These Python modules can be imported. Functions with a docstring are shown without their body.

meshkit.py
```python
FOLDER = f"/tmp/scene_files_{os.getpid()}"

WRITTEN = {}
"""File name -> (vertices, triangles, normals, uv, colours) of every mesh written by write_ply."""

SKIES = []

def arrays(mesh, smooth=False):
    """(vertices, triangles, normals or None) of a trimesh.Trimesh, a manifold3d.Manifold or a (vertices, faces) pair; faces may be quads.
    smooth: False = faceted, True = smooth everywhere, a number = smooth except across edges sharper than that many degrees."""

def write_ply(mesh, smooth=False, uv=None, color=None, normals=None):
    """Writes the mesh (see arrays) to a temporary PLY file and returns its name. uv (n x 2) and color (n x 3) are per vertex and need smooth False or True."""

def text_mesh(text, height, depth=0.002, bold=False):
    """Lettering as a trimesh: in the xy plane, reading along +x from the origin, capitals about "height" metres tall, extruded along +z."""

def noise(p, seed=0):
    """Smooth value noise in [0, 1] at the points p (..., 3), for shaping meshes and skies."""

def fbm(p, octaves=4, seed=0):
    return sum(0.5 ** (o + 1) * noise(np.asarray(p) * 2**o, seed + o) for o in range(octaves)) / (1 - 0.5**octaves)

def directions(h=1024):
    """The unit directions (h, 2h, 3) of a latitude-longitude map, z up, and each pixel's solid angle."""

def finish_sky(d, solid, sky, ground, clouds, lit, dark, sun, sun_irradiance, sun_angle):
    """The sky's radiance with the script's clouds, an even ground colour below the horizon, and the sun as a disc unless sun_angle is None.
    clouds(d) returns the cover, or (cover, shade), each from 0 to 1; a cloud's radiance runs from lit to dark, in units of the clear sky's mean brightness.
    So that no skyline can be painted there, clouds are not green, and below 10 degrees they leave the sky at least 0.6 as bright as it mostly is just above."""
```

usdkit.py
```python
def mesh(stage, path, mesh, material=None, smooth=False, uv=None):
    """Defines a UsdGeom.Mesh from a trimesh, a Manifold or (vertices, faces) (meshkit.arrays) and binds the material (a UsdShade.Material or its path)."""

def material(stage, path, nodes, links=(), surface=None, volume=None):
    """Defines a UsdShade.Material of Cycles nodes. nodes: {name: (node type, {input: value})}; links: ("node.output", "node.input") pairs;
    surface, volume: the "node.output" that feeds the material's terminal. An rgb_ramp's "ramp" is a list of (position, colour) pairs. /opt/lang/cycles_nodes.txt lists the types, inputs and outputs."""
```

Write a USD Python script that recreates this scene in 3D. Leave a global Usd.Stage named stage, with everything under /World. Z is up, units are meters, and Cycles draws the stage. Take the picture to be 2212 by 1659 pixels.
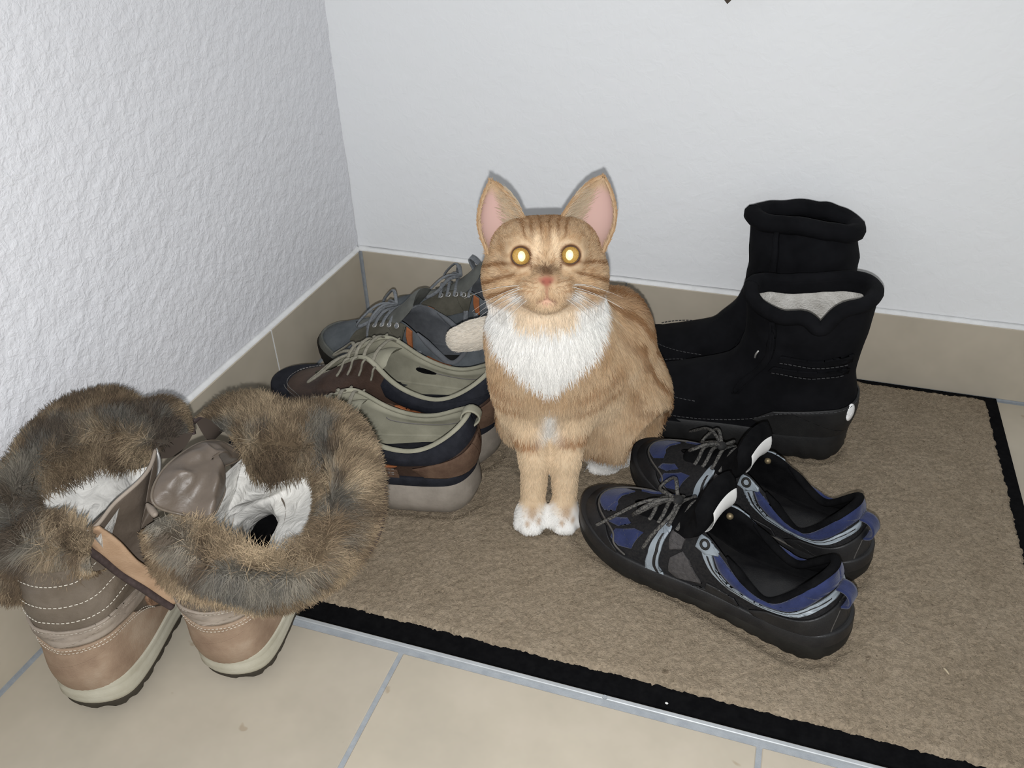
import math, re, random
import numpy as np, trimesh, shapely, manifold3d
import shapely.geometry as sg
from scipy.interpolate import CubicSpline, PchipInterpolator
from scipy.spatial import cKDTree
from pxr import Usd, UsdGeom, UsdLux, UsdShade, Sdf, Gf, Vt
import usdkit, meshkit

stage = Usd.Stage.CreateInMemory()
UsdGeom.SetStageUpAxis(stage, UsdGeom.Tokens.z)
UsdGeom.SetStageMetersPerUnit(stage, 1.0)
UsdGeom.Xform.Define(stage, '/World')
UsdGeom.Scope.Define(stage, '/World/Looks')

# ---------------------------------------------------------------- camera, lights, exposure
W, H = 2212, 1659
FPX = 1813.6
EYE = np.array([0.61374, -1.06536, 0.64963])
RIGHT = np.array([0.94972479, 0.31201491, -0.02587495])
UP = np.array([-0.15204343, 0.53188085, 0.83305795])
FWD = np.array([-0.27368889, 0.78724168, -0.55258025])
cam = UsdGeom.Camera.Define(stage, '/World/camera')
m4 = np.eye(4); m4[0, :3] = RIGHT; m4[1, :3] = UP; m4[2, :3] = -FWD; m4[3, :3] = EYE
cam.AddTransformOp().Set(Gf.Matrix4d(m4.tolist()))
cam.CreateHorizontalApertureAttr(36.0)
cam.CreateVerticalApertureAttr(36.0 * H / W)
cam.CreateFocalLengthAttr(36.0 * FPX / W)
cam.CreateClippingRangeAttr(Gf.Vec2f(0.02, 100))
cam.CreateExposureAttr(0.0)

# dim light of the unlit hallway
dome = UsdLux.DomeLight.Define(stage, '/World/dim_room_light')
dome.CreateIntensityAttr(0.16)
dome.CreateColorAttr(Gf.Vec3f(0.92, 0.96, 1.0))
# the phone's flash, a hand's breadth from the lens
flash = UsdLux.DiskLight.Define(stage, '/World/phone_flash')
flash.CreateRadiusAttr(0.004)
flash.CreateIntensityAttr(41500.0)
flash.CreateColorAttr(Gf.Vec3f(0.985, 0.99, 1.0))
fp = EYE - 0.021 * UP - 0.002 * RIGHT - 0.004 * FWD
mf = m4.copy(); mf[3, :3] = fp
flash.AddTransformOp().Set(Gf.Matrix4d(mf.tolist()))

def at(px, py, x=None, y=None, z=None):
    """the point of the room seen at a pixel of the photograph, on a given plane"""
    d = FWD + RIGHT * (px - W / 2) / FPX - UP * (py - H / 2) / FPX
    k, v = [(k, v) for k, v in enumerate((x, y, z)) if v is not None][0]
    return EYE + d * (v - EYE[k]) / d[k]

# ---------------------------------------------------------------- helpers: prims
used = {}
def numbered(parent, name):
    n = used.get((parent, name), 0)
    used[(parent, name)] = n + 1
    return name if n == 0 else '%s_%03d' % (name, n)

def tag(p, label=None, cat=None, group=None, kind=None):
    p = p.GetPrim() if hasattr(p, 'GetPrim') else p
    for k, v in (('label', label), ('category', cat), ('group', group), ('kind', kind)):
        if v: p.SetCustomDataByKey(k, v)
    return p

BASE = {}
def thing(name, label, cat, loc=(0, 0, 0), group=None, kind=None):
    path = '/World/' + numbered('/World', name)
    x = UsdGeom.Xform.Define(stage, path)
    x.AddTranslateOp().Set(Gf.Vec3d(*map(float, loc)))
    BASE[path] = np.array(loc, float)
    tag(x, label, cat, group, kind)
    return path

def tri(mesh):
    if hasattr(mesh, 'to_mesh'):
        m = mesh.to_mesh(); mesh = (m.vert_properties[:, :3], m.tri_verts)
    if isinstance(mesh, (tuple, list)) and not isinstance(mesh[0], trimesh.Trimesh):
        v, f = np.asarray(mesh[0], float), np.asarray(mesh[1], int)
        if f.shape[1] == 4: f = np.vstack([f[:, [0, 1, 2]], f[:, [0, 2, 3]]])
        return trimesh.Trimesh(v, f, process=False)
    if isinstance(mesh, (tuple, list)):
        return trimesh.util.concatenate([tri(m) for m in mesh])
    return mesh

def obj(name, mesh, material, parent='/World', label=None, smooth=True, kind=None, color=None, cat=None, group=None):
    """ONE Mesh prim under parent; mesh is given in room coordinates"""
    mesh = tri(mesh)
    base = BASE.get(parent, np.zeros(3))
    path = parent + '/' + numbered(parent, name)
    BASE[path] = base
    v = np.asarray(mesh.vertices) - base
    m = usdkit.mesh(stage, path, (v, np.asarray(mesh.faces)), M[material], smooth)
    if color is not None:
        UsdGeom.PrimvarsAPI(m).CreatePrimvar('tint', Sdf.ValueTypeNames.Color3fArray, 'vertex').Set(Vt.Vec3fArray.FromNumpy(np.asarray(color, np.float32)))
    tag(m, label, cat, group, kind)
    return path

def strands(name, pts, width, material, parent, color=None, kind=None, label=None):
    """pts: n x k x 3 polylines in room coordinates"""
    base = BASE.get(parent, np.zeros(3))
    path = parent + '/' + numbered(parent, name)
    n, k, _ = pts.shape
    c = UsdGeom.BasisCurves.Define(stage, path)
    c.CreateTypeAttr('linear')
    c.CreatePointsAttr(Vt.Vec3fArray.FromNumpy((pts - base).reshape(-1, 3).astype(np.float32)))
    c.CreateCurveVertexCountsAttr(Vt.IntArray.FromNumpy(np.full(n, k, np.int32)))
    w = np.asarray(width, float)
    if w.ndim == 1 and len(w) == k: w = np.tile(w, (n, 1))
    c.CreateWidthsAttr(Vt.FloatArray.FromNumpy(np.broadcast_to(w, (n, k)).ravel().astype(np.float32)))
    c.SetWidthsInterpolation('vertex')
    if color is not None:
        UsdGeom.PrimvarsAPI(c).CreatePrimvar('tint', Sdf.ValueTypeNames.Color3fArray, 'vertex').Set(Vt.Vec3fArray.FromNumpy(np.repeat(np.asarray(color, np.float32), k, 0)))
    UsdShade.MaterialBindingAPI.Apply(c.GetPrim()).Bind(M[material])
    tag(c, label, None, None, kind)
    return path

# ---------------------------------------------------------------- helpers: shapes
def box(x0, x1, y0, y1, z0, z1, r=0.0):
    """a box with chamfered edges"""
    if r <= 0:
        return trimesh.creation.box(bounds=[(x0, y0, z0), (x1, y1, z1)])
    c = []
    for a, b, d in ((r, r, 0), (r, 0, r), (0, r, r)):
        for sx in (x0 + a, x1 - a):
            for sy in (y0 + b, y1 - b):
                for sz in (z0 + d, z1 - d): c.append((sx, sy, sz))
    return trimesh.convex.convex_hull(np.array(c))

def grid_mesh(P, close_u=False, close_v=False, flip=False):
    """P: nu x nv x 3"""
    nu, nv = P.shape[:2]
    i = np.arange(nu if close_u else nu - 1)[:, None]; j = np.arange(nv if close_v else nv - 1)[None]
    i2, j2 = (i + 1) % nu, (j + 1) % nv
    a, b, c, d = (i * nv + j), (i2 * nv + j), (i2 * nv + j2), (i * nv + j2)
    q = np.stack(np.broadcast_arrays(a, b, c, d), -1).reshape(-1, 4)
    if flip: q = q[:, ::-1]
    return tri((P.reshape(-1, 3), q))

def frames(path, up=(0, 0, 1)):
    """tangent, normal, binormal along a polyline"""
    p = np.asarray(path, float)
    t = np.gradient(p, axis=0); t /= np.linalg.norm(t, axis=1, keepdims=True) + 1e-12
    n = np.zeros_like(t); u = np.array(up, float)
    u = u - t[0] * (u @ t[0])
    if np.linalg.norm(u) < 1e-6: u = np.cross(t[0], (1, 0.3, 0.2))
    u /= np.linalg.norm(u)
    for k in range(len(p)):
        u = u - t[k] * (u @ t[k]); u /= np.linalg.norm(u) + 1e-12; n[k] = u
    return t, n, np.cross(t, n)

def tube(path, r, sides=8, flat=1.0, cap=True, closed=False, up=(0, 0, 1)):
    """a tube along a polyline; r may vary; flat squeezes it along the normal"""
    p = np.asarray(path, float)
    if closed: p = np.vstack([p, p[:1]])
    t, n, b = frames(p, up)
    r = np.broadcast_to(np.asarray(r, float), (len(p),))
    a = np.linspace(0, 2 * np.pi, sides, endpoint=False)
    P = p[:, None] + r[:, None, None] * (flat * np.cos(a)[None, :, None] * n[:, None] + np.sin(a)[None, :, None] * b[:, None])
    m = grid_mesh(P, False, True)
    if cap and not closed:
        v = np.vstack([m.vertices, p[0] - t[0] * r[0] * .3, p[-1] + t[-1] * r[-1] * .3]); s = len(m.vertices)
        k = np.arange(sides); e = (len(p) - 1) * sides
        f = np.vstack([m.faces, np.c_[k, np.full(sides, s), (k + 1) % sides][:, [0, 1, 2]][:, ::-1] * 1, np.c_[e + k, np.full(sides, s + 1), e + (k + 1) % sides]])
        m = trimesh.Trimesh(v, f, process=False)
    m.fix_normals() if len(m.faces) < 4000 else None
    return m

def smooth_path(pts, n=40, closed=False):
    p = np.asarray(pts, float)
    if closed: p = np.vstack([p, p[:1]])
    d = np.r_[0, np.cumsum(np.linalg.norm(np.diff(p, axis=0), axis=1))]
    cs = CubicSpline(d, p, bc_type='periodic' if closed else 'natural')
    return cs(np.linspace(0, d[-1], n, endpoint=not closed))

def thicken(m, t):
    """a closed shell: the sheet and its copy moved by t along the normals, joined at the rim"""
    v, f = np.asarray(m.vertices), np.asarray(m.faces)
    n = vnormals(v, f)
    return shell(v, v + n * np.asarray(t).reshape(-1, 1) if np.ndim(t) else v + n * t, f)

def shell(v0, v1, f):
    k = len(v0)
    e = np.sort(np.vstack([f[:, [0, 1]], f[:, [1, 2]], f[:, [2, 0]]]), axis=1)
    d = np.vstack([f[:, [0, 1]], f[:, [1, 2]], f[:, [2, 0]]])
    _, inv, cnt = np.unique(e, axis=0, return_inverse=True, return_counts=True)
    b = d[cnt[inv.ravel()] == 1]
    side = np.vstack([np.c_[b[:, 0], b[:, 1] , b[:, 1] + k], np.c_[b[:, 0], b[:, 1] + k, b[:, 0] + k]])
    return trimesh.Trimesh(np.vstack([v0, v1]), np.vstack([f[:, ::-1], f + k, side]), process=False)

def vnormals(v, f):
    n = np.zeros_like(v); c = np.cross(v[f[:, 1]] - v[f[:, 0]], v[f[:, 2]] - v[f[:, 0]])
    for k in range(3): np.add.at(n, f[:, k], c)
    return n / (np.linalg.norm(n, axis=1, keepdims=True) + 1e-15)

def nz(p, scale, seed=0, octaves=3):
    return meshkit.fbm(np.asarray(p) * scale, octaves, seed) * 2 - 1

# ---------------------------------------------------------------- materials
M = {}
def lin(c):
    c = np.asarray(c, float) / 255.0
    return np.where(c <= 0.04045, c / 12.92, ((c + 0.055) / 1.055) ** 2.4)

def look(name, a, b=None, rough=0.7, scale=40, detail=4, bump=0.0, bscale=None, bdist=0.001, spec=0.3, metal=0.0, mid=None, contrast=(0.35, 0.65), sheen=0.0, extra=None):
    """a principled material whose colour runs from a to b with noise in object space (linear colours), with fine relief"""
    b = a if b is None else b
    n = {'tc': ('texture_coordinate', {}),
         'n1': ('noise_texture', {'scale': float(scale), 'detail': float(detail), 'roughness': 0.6}),
         'rp': ('rgb_ramp', {'ramp': [(contrast[0], tuple(a)), (contrast[1], tuple(b))] if mid is None else [(contrast[0], tuple(a)), (sum(contrast) / 2, tuple(mid)), (contrast[1], tuple(b))]}),
         'p': ('principled_bsdf', {'roughness': rough, 'specular_ior_level': spec, 'metallic': metal})}
    l = [('tc.object', 'n1.vector'), ('n1.fac', 'rp.fac'), ('rp.color', 'p.base_color')]
    if sheen: n['p'][1]['sheen_weight'] = sheen
    if bump:
        n['n2'] = ('noise_texture', {'scale': float(bscale or scale * 6), 'detail': 3.0, 'roughness': 0.6})
        n['bp'] = ('bump', {'strength': float(bump), 'distance': float(bdist)})
        l += [('tc.object', 'n2.vector'), ('n2.fac', 'bp.height'), ('bp.normal', 'p.normal')]
    M[name] = usdkit.material(stage, '/World/Looks/' + name, n, l, surface='p.BSDF')

def tinted(name, rough=0.8, spec=0.2, bump=0.0, bscale=400, bdist=0.001, sheen=0.0, gain=None):
    """base colour from the mesh's own dye, stored as the primvar tint"""
    n = {'at': ('attribute', {'attribute': 'tint'}), 'p': ('principled_bsdf', {'roughness': rough, 'specular_ior_level': spec})}
    l = [('at.color', 'p.base_color')]
    if sheen: n['p'][1]['sheen_weight'] = sheen
    if bump:
        n['tc'] = ('texture_coordinate', {})
        n['n2'] = ('noise_texture', {'scale': float(bscale), 'detail': 3.0, 'roughness': 0.6})
        n['bp'] = ('bump', {'strength': float(bump), 'distance': float(bdist)})
        l += [('tc.object', 'n2.vector'), ('n2.fac', 'bp.height'), ('bp.normal', 'p.normal')]
    M[name] = usdkit.material(stage, '/World/Looks/' + name, n, l, surface='p.BSDF')
# ---------------------------------------------------------------- the room
BH = 0.1062                      # height of the tiled skirting
def wall_look(name, s1, s2, strength, dist, col):
    n = {'tc': ('texture_coordinate', {}),
         'n1': ('noise_texture', {'scale': s1, 'detail': 3.0, 'roughness': 0.55, 'distortion': 0.6}),
         'r1': ('rgb_ramp', {'ramp': [(0.40, (0, 0, 0)), (0.62, (1, 1, 1))]}),
         'n2': ('noise_texture', {'scale': s2, 'detail': 4.0, 'roughness': 0.6}),
         'mx': ('math', {'math_type': 'multiply_add', 'value2': 0.35}),
         'bp': ('bump', {'strength': strength, 'distance': dist}),
         'p': ('principled_bsdf', {'base_color': col, 'roughness': 0.6, 'specular_ior_level': 0.35})}
    M[name] = usdkit.material(stage, '/World/Looks/' + name, n, [('tc.object', 'n1.vector'), ('n1.fac', 'r1.fac'), ('tc.object', 'n2.vector'), ('n2.fac', 'mx.value1'), ('r1.color', 'mx.value3'), ('mx.value', 'bp.height'), ('bp.normal', 'p.normal')], surface='p.BSDF')
wall_look('plaster_rough', 165.0, 520.0, 0.34, 0.0018, (0.735, 0.735, 0.755))
wall_look('plaster_smooth', 70.0, 300.0, 0.16, 0.0012, (0.80, 0.81, 0.815))
look('caulk', (0.78, 0.78, 0.77), (0.70, 0.70, 0.69), 0.5, 60)
look('grout', (0.275, 0.295, 0.315), (0.34, 0.36, 0.375), 0.85, 90, bump=0.3, bscale=900)
for k, (a, b, c) in enumerate([((0.405, 0.36, 0.285), (0.475, 0.42, 0.335), (0.44, 0.39, 0.31)), ((0.41, 0.365, 0.29), (0.48, 0.425, 0.34), (0.445, 0.395, 0.312)), ((0.40, 0.358, 0.285), (0.47, 0.42, 0.337), (0.435, 0.387, 0.31))]):
    n = {'tc': ('texture_coordinate', {}), 'mp': ('mapping', {'location': (3.1 * k, 1.7 * k, 0.4)}),
         'n1': ('noise_texture', {'scale': 11.0, 'detail': 6.0, 'roughness': 0.62}),
         'rp': ('rgb_ramp', {'ramp': [(0.32, a), (0.5, c), (0.68, b)]}),
         'n2': ('noise_texture', {'scale': 46.0, 'detail': 2.0}), 'r2': ('rgb_ramp', {'ramp': [(0.235, (0.70, 0.60, 0.50)), (0.27, (1, 1, 1))]}),
         'mx': ('mix_color', {'blend_type': 'multiply', 'fac': 0.55}),
         'n3': ('noise_texture', {'scale': 60.0, 'detail': 3.0}), 'bp': ('bump', {'strength': 0.12, 'distance': 0.001}),
         'p': ('principled_bsdf', {'roughness': 0.42, 'specular_ior_level': 0.4})}
    M['tile%d' % k] = usdkit.material(stage, '/World/Looks/tile%d' % k, n, [('tc.object', 'mp.vector'), ('mp.vector', 'n1.vector'), ('n1.fac', 'rp.fac'), ('mp.vector', 'n2.vector'), ('n2.fac', 'r2.fac'), ('rp.color', 'mx.a'), ('r2.color', 'mx.b'), ('mx.result', 'p.base_color'), ('mp.vector', 'n3.vector'), ('n3.fac', 'bp.height'), ('bp.normal', 'p.normal')], surface='p.BSDF')
look('aluminium', (0.50, 0.52, 0.53), (0.44, 0.46, 0.47), 0.45, 50, metal=0.3)

def structure(name, mesh, m, label, cat, smooth=False):
    return obj(name, mesh, m, '/World', label=label, cat=cat, kind='structure', smooth=smooth)

# floor: a bed of grout with each tile on it
floor = structure('floor', box(-0.02, 1.98, -1.95, 0.02, -0.03, -0.0012), 'grout', 'floor of large beige ceramic tiles with blue-grey grout', 'floor')
G = 0.0024
xs = [0.0046 + 0.33 * k for k in range(7)]
ys = [-0.002, -0.27, -0.6045, -0.9345, -1.2645, -1.5945, -1.94]
for i in range(6):
    for j in range(6):
        x0, x1, y1, y0 = xs[i] + G, xs[i + 1] - G, ys[j] - G, ys[j + 1] + G
        if j == 1 and i < 4: y0 = -0.5962
        if i == 0: x0 = 0.003
        obj('tile', box(x0, x1, y0, y1, -0.012, 0.0, 0.0008), 'tile%d' % ((i * 2 + j) % 3), floor, smooth=False)

# plastered walls, a finger's width behind the face of the skirting
def relief_wall(axis, a0, a1, z0, z1, step, amp, freq, seed):
    a = np.arange(a0, a1 + step / 2, step); z = np.arange(z0, z1 + step / 2, step)
    A, Z = np.meshgrid(a, z, indexing='ij')
    P = np.stack([A, Z, np.zeros_like(A)], -1)
    r = meshkit.fbm(P * freq, 3, seed)
    r = np.clip((r - 0.42) / 0.25, 0, 1) * amp
    und = (meshkit.fbm(P * 6, 2, seed + 9) - 0.5) * 0.003
    edge = np.clip((Z - z0) / 0.012, 0, 1)
    d = (r + und) * edge - 0.0075
    if axis == 'x':
        return grid_mesh(np.stack([d, A, Z], -1), flip=False)
    return grid_mesh(np.stack([A, -d, Z], -1), flip=False)
wl = relief_wall('x', -1.30, 0.0075, BH - 0.004, 1.10, 0.0038, 0.0009, 120, 3)
back = box(-0.06, -0.012, -1.30, 0.06, -0.03, 1.10)
structure('wall_left', [wl, back], 'plaster_rough', 'left wall with coarse white roughcast plaster', 'wall', smooth=40)
wb = relief_wall('y', -0.0075, 1.75, BH - 0.004, 1.10, 0.006, 0.0002, 60, 5)
back = box(-0.06, 1.75, 0.012, 0.06, -0.03, 1.10)
structure('wall_back', [wb, back], 'plaster_smooth', 'back wall with fine smooth white plaster', 'wall', smooth=40)

# tiled skirting: grout core, tiles, a bead of white sealant on top
def beads(axis, a0, a1):
    a = np.linspace(a0, a1, 90)
    pr = [(0.0015, BH - 0.001), (0.001, BH + 0.0012), (0.004, BH + 0.003), (0.0075, BH + 0.006), (0.0085, BH + 0.0005)]
    P = []
    for t in a:
        w = 0.0006 * float(nz(np.array([[t * 40, 0, 1.5]]), 1, 2)[0])
        P.append([((-d, t, z + w) if axis == 'x' else (t, d, z + w)) for d, z in pr])
    return grid_mesh(np.array(P), flip=(axis == 'y'))
sk = structure('baseboard_left', box(-0.0095, -0.0012, -1.30, 0.0, -0.004, BH - 0.001), 'grout', 'skirting of beige tiles along the left wall', 'baseboard')
for y0, y1 in ((-0.2562, -0.005), (-0.5872, -0.2578), (-0.9182, -0.5888), (-1.30, -0.9198)):
    obj('tile', box(-0.009, 0.0, y0, y1, 0.0022, BH, 0.0007), 'tile1', sk, smooth=False)
obj('sealant', beads('x', -1.30, 0.004), 'caulk', sk, label='white sealant bead')
obj('joint', box(-0.004, -0.0002, -0.2579, -0.2561, 0.002, BH - 0.0005), 'caulk', sk, label='narrow whitish joint', smooth=False)
sk = structure('baseboard_back', box(-0.0095, 1.75, 0.0012, 0.0095, -0.004, BH - 0.001), 'grout', 'skirting of beige tiles along the back wall', 'baseboard')
for x0, x1 in ((0.003, 0.4192), (0.4208, 0.7192), (0.7208, 1.05), (1.052, 1.75)):
    obj('tile', box(x0, x1, 0.0, 0.009, 0.0022, BH, 0.0007), 'tile0', sk, smooth=False)
obj('sealant', beads('y', -0.004, 1.75), 'caulk', sk, label='white sealant bead')

# aluminium edging in front of the mat
e = structure('trim_1', box(0.168, 1.30, -0.6010, -0.5968, -0.01, 0.0022, 0.0006), 'aluminium', 'slim aluminium edging strip along the front of the doormat', 'trim')
obj('screw', [trimesh.creation.cylinder(0.0022, 0.0012, sections=14, transform=trimesh.transformations.translation_matrix((x, -0.5997, 0.0025))) for x in (0.53,)], 'grout', e, smooth=30)

# ---------------------------------------------------------------- doormat
MX0, MX1, MY0, MY1, MT = 0.172, 0.9205, -0.5955, -0.0035, 0.0085
n = {'tc': ('texture_coordinate', {}),
     'v': ('voronoi_texture', {'scale': 420.0, 'randomness': 1.0}), 'vr': ('rgb_ramp', {'ramp': [(0.0, (0.80, 0.80, 0.80)), (1.0, (1.18, 1.18, 1.18))]}),
     'bw': ('separate_color', {}),
     'n1': ('noise_texture', {'scale': 24.0, 'detail': 5.0, 'roughness': 0.65}), 'r1': ('rgb_ramp', {'ramp': [(0.3, (0.228, 0.182, 0.128)), (0.5, (0.255, 0.205, 0.146)), (0.72, (0.285, 0.232, 0.168))]}),
     'n2': ('noise_texture', {'scale': 75.0, 'detail': 2.0}), 'r2': ('rgb_ramp', {'ramp': [(0.22, (0.55, 0.52, 0.50)), (0.27, (1, 1, 1))]}),
     'm1': ('mix_color', {'blend_type': 'multiply', 'fac': 1.0}), 'm2': ('mix_color', {'blend_type': 'multiply', 'fac': 0.8}),
     'n3': ('noise_texture', {'scale': 700.0, 'detail': 2.0}), 'bp': ('bump', {'strength': 0.8, 'distance': 0.0018}),
     'p': ('principled_bsdf', {'roughness': 0.95, 'specular_ior_level': 0.08})}
M['mat_pile'] = usdkit.material(stage, '/World/Looks/mat_pile', n, [('tc.object', 'v.vector'), ('v.color', 'bw.color'), ('bw.r', 'vr.fac'), ('tc.object', 'n1.vector'), ('n1.fac', 'r1.fac'), ('tc.object', 'n2.vector'), ('n2.fac', 'r2.fac'), ('r1.color', 'm1.a'), ('vr.color', 'm1.b'), ('m1.result', 'm2.a'), ('r2.color', 'm2.b'), ('m2.result', 'p.base_color'), ('tc.object', 'n3.vector'), ('n3.fac', 'bp.height'), ('bp.normal', 'p.normal')], surface='p.BSDF')
look('mat_rubber', (0.0025, 0.0025, 0.003), (0.005, 0.005, 0.0055), 0.9, 120, spec=0.06, bump=0.3, bscale=500)
mat = thing('doormat', 'brown ribbed-pile doormat with a black rubber border under the cat', 'doormat', (0.55, -0.30, 0))
BW = 0.0225
rim = sg.box(MX0, MY0, MX1, MY1).difference(sg.box(MX0 + BW, MY0 + BW, MX1 - BW * .72, MY1 - BW * 0.6).buffer(-0.008).buffer(0.008))
obj('border', trimesh.creation.extrude_polygon(rim, 0.0042), 'mat_rubber', mat, label='black rubber border', smooth=30)
step = 0.0024
gx = np.arange(MX0 + BW - 0.003, MX1 - BW * .72 + 0.003, step); gy = np.arange(MY0 + BW - 0.003, MY1 - BW * 0.6 + 0.003, step)
X, Y = np.meshgrid(gx, gy, indexing='ij')
P = np.stack([X, Y, np.zeros_like(X)], -1)
edge = np.minimum.reduce([X - gx[0], gx[-1] - X, Y - gy[0], gy[-1] - Y])
rag = 0.0016 * nz(P, 130, 4, 2)
z = MT * np.clip((edge + rag * 1.2 + 0.0005) / 0.004, 0.0, 1) ** 0.5 + 0.0012 * nz(P, 260, 8, 2) + 0.0003 * nz(P, 30, 9, 2)
# pile pressed flat where something stands on it: (heel, toe, half width)
FEET = [((.727, -.492), (.455, -.386), .041), ((.748, -.394), (.494, -.288), .041), ((.333, -.382), (.10, -.42), .043), ((.331, -.303), (.10, -.303), .043), ((.727, -.175), (.430, -.167), .041), ((.715, -.062), (.425, -.059), .041),
        ((.303, -.178), (.10, -.165), .040), ((.35, -.06), (.10, -.043), .040), ((.402, -.402), (.436, -.392), .022), ((.48, -.30), (.41, -.28), .068), ((.455, -.315), (.47, -.28), .03), ((.198, -.6), (.17, -.46), .040)]
def pressed(x, y):
    o = np.zeros(np.shape(x))
    for (ax_, ay_), (bx_, by_), w_ in FEET:
        if .038 < w_ < .05:      # soles: the ends are rounded, so stop short of heel and toe
            u_ = np.array([bx_ - ax_, by_ - ay_]); u_ *= .038 / np.linalg.norm(u_)
            ax_, ay_, bx_, by_ = ax_ + u_[0], ay_ + u_[1], bx_ - u_[0], by_ - u_[1]
        t = np.clip(((x - ax_) * (bx_ - ax_) + (y - ay_) * (by_ - ay_)) / ((bx_ - ax_) ** 2 + (by_ - ay_) ** 2), 0, 1)
        o = np.maximum(o, np.clip((w_ + .005 - np.hypot(x - ax_ - t * (bx_ - ax_), y - ay_ - t * (by_ - ay_))) / 0.014, 0, 1))
    return o
z = np.maximum(z - 0.0040 * np.minimum(pressed(X, Y) * 1.5, 1), 0.001)
jit = np.random.default_rng(5).normal(0, 0.0006, (*X.shape, 2))
pile = grid_mesh(np.stack([X + jit[..., 0], Y + jit[..., 1], z], -1))
obj('pile', pile, 'mat_pile', mat, label='brown pile')
def carpet_tufts(num=75000, seed=3):
    rng = np.random.default_rng(seed)
    x = rng.uniform(gx[2], gx[-3], num); y = rng.uniform(gy[2], gy[-3], num)
    b = np.stack([x, y, MT - 0.001 - 0.0040 * np.minimum(pressed(x, y) * 1.5, 1)], -1)
    d = rng.normal(0, 1, (num, 3)) * (0.8, 0.8, 0.25) + (0, 0, 0.55)
    d /= np.linalg.norm(d, axis=1, keepdims=True)
    l = rng.uniform(0.0014, 0.0030, num)[:, None]
    pts = np.stack([b, b + d * l], 1)
    c = np.array([0.250, 0.202, 0.144]) * rng.uniform(0.78, 1.25, (num, 1))
    dark = rng.random(num) < 0.03
    c[dark] *= 0.5
    ok = pressed(x, y) < 0.9
    return pts[ok], c[ok]
tp, tcol = carpet_tufts()
tinted('tuft', 0.95, 0.05)
strands('tufts', tp, np.array([0.0011, 0.0006]), 'tuft', mat, color=tcol, kind='stuff')
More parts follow.
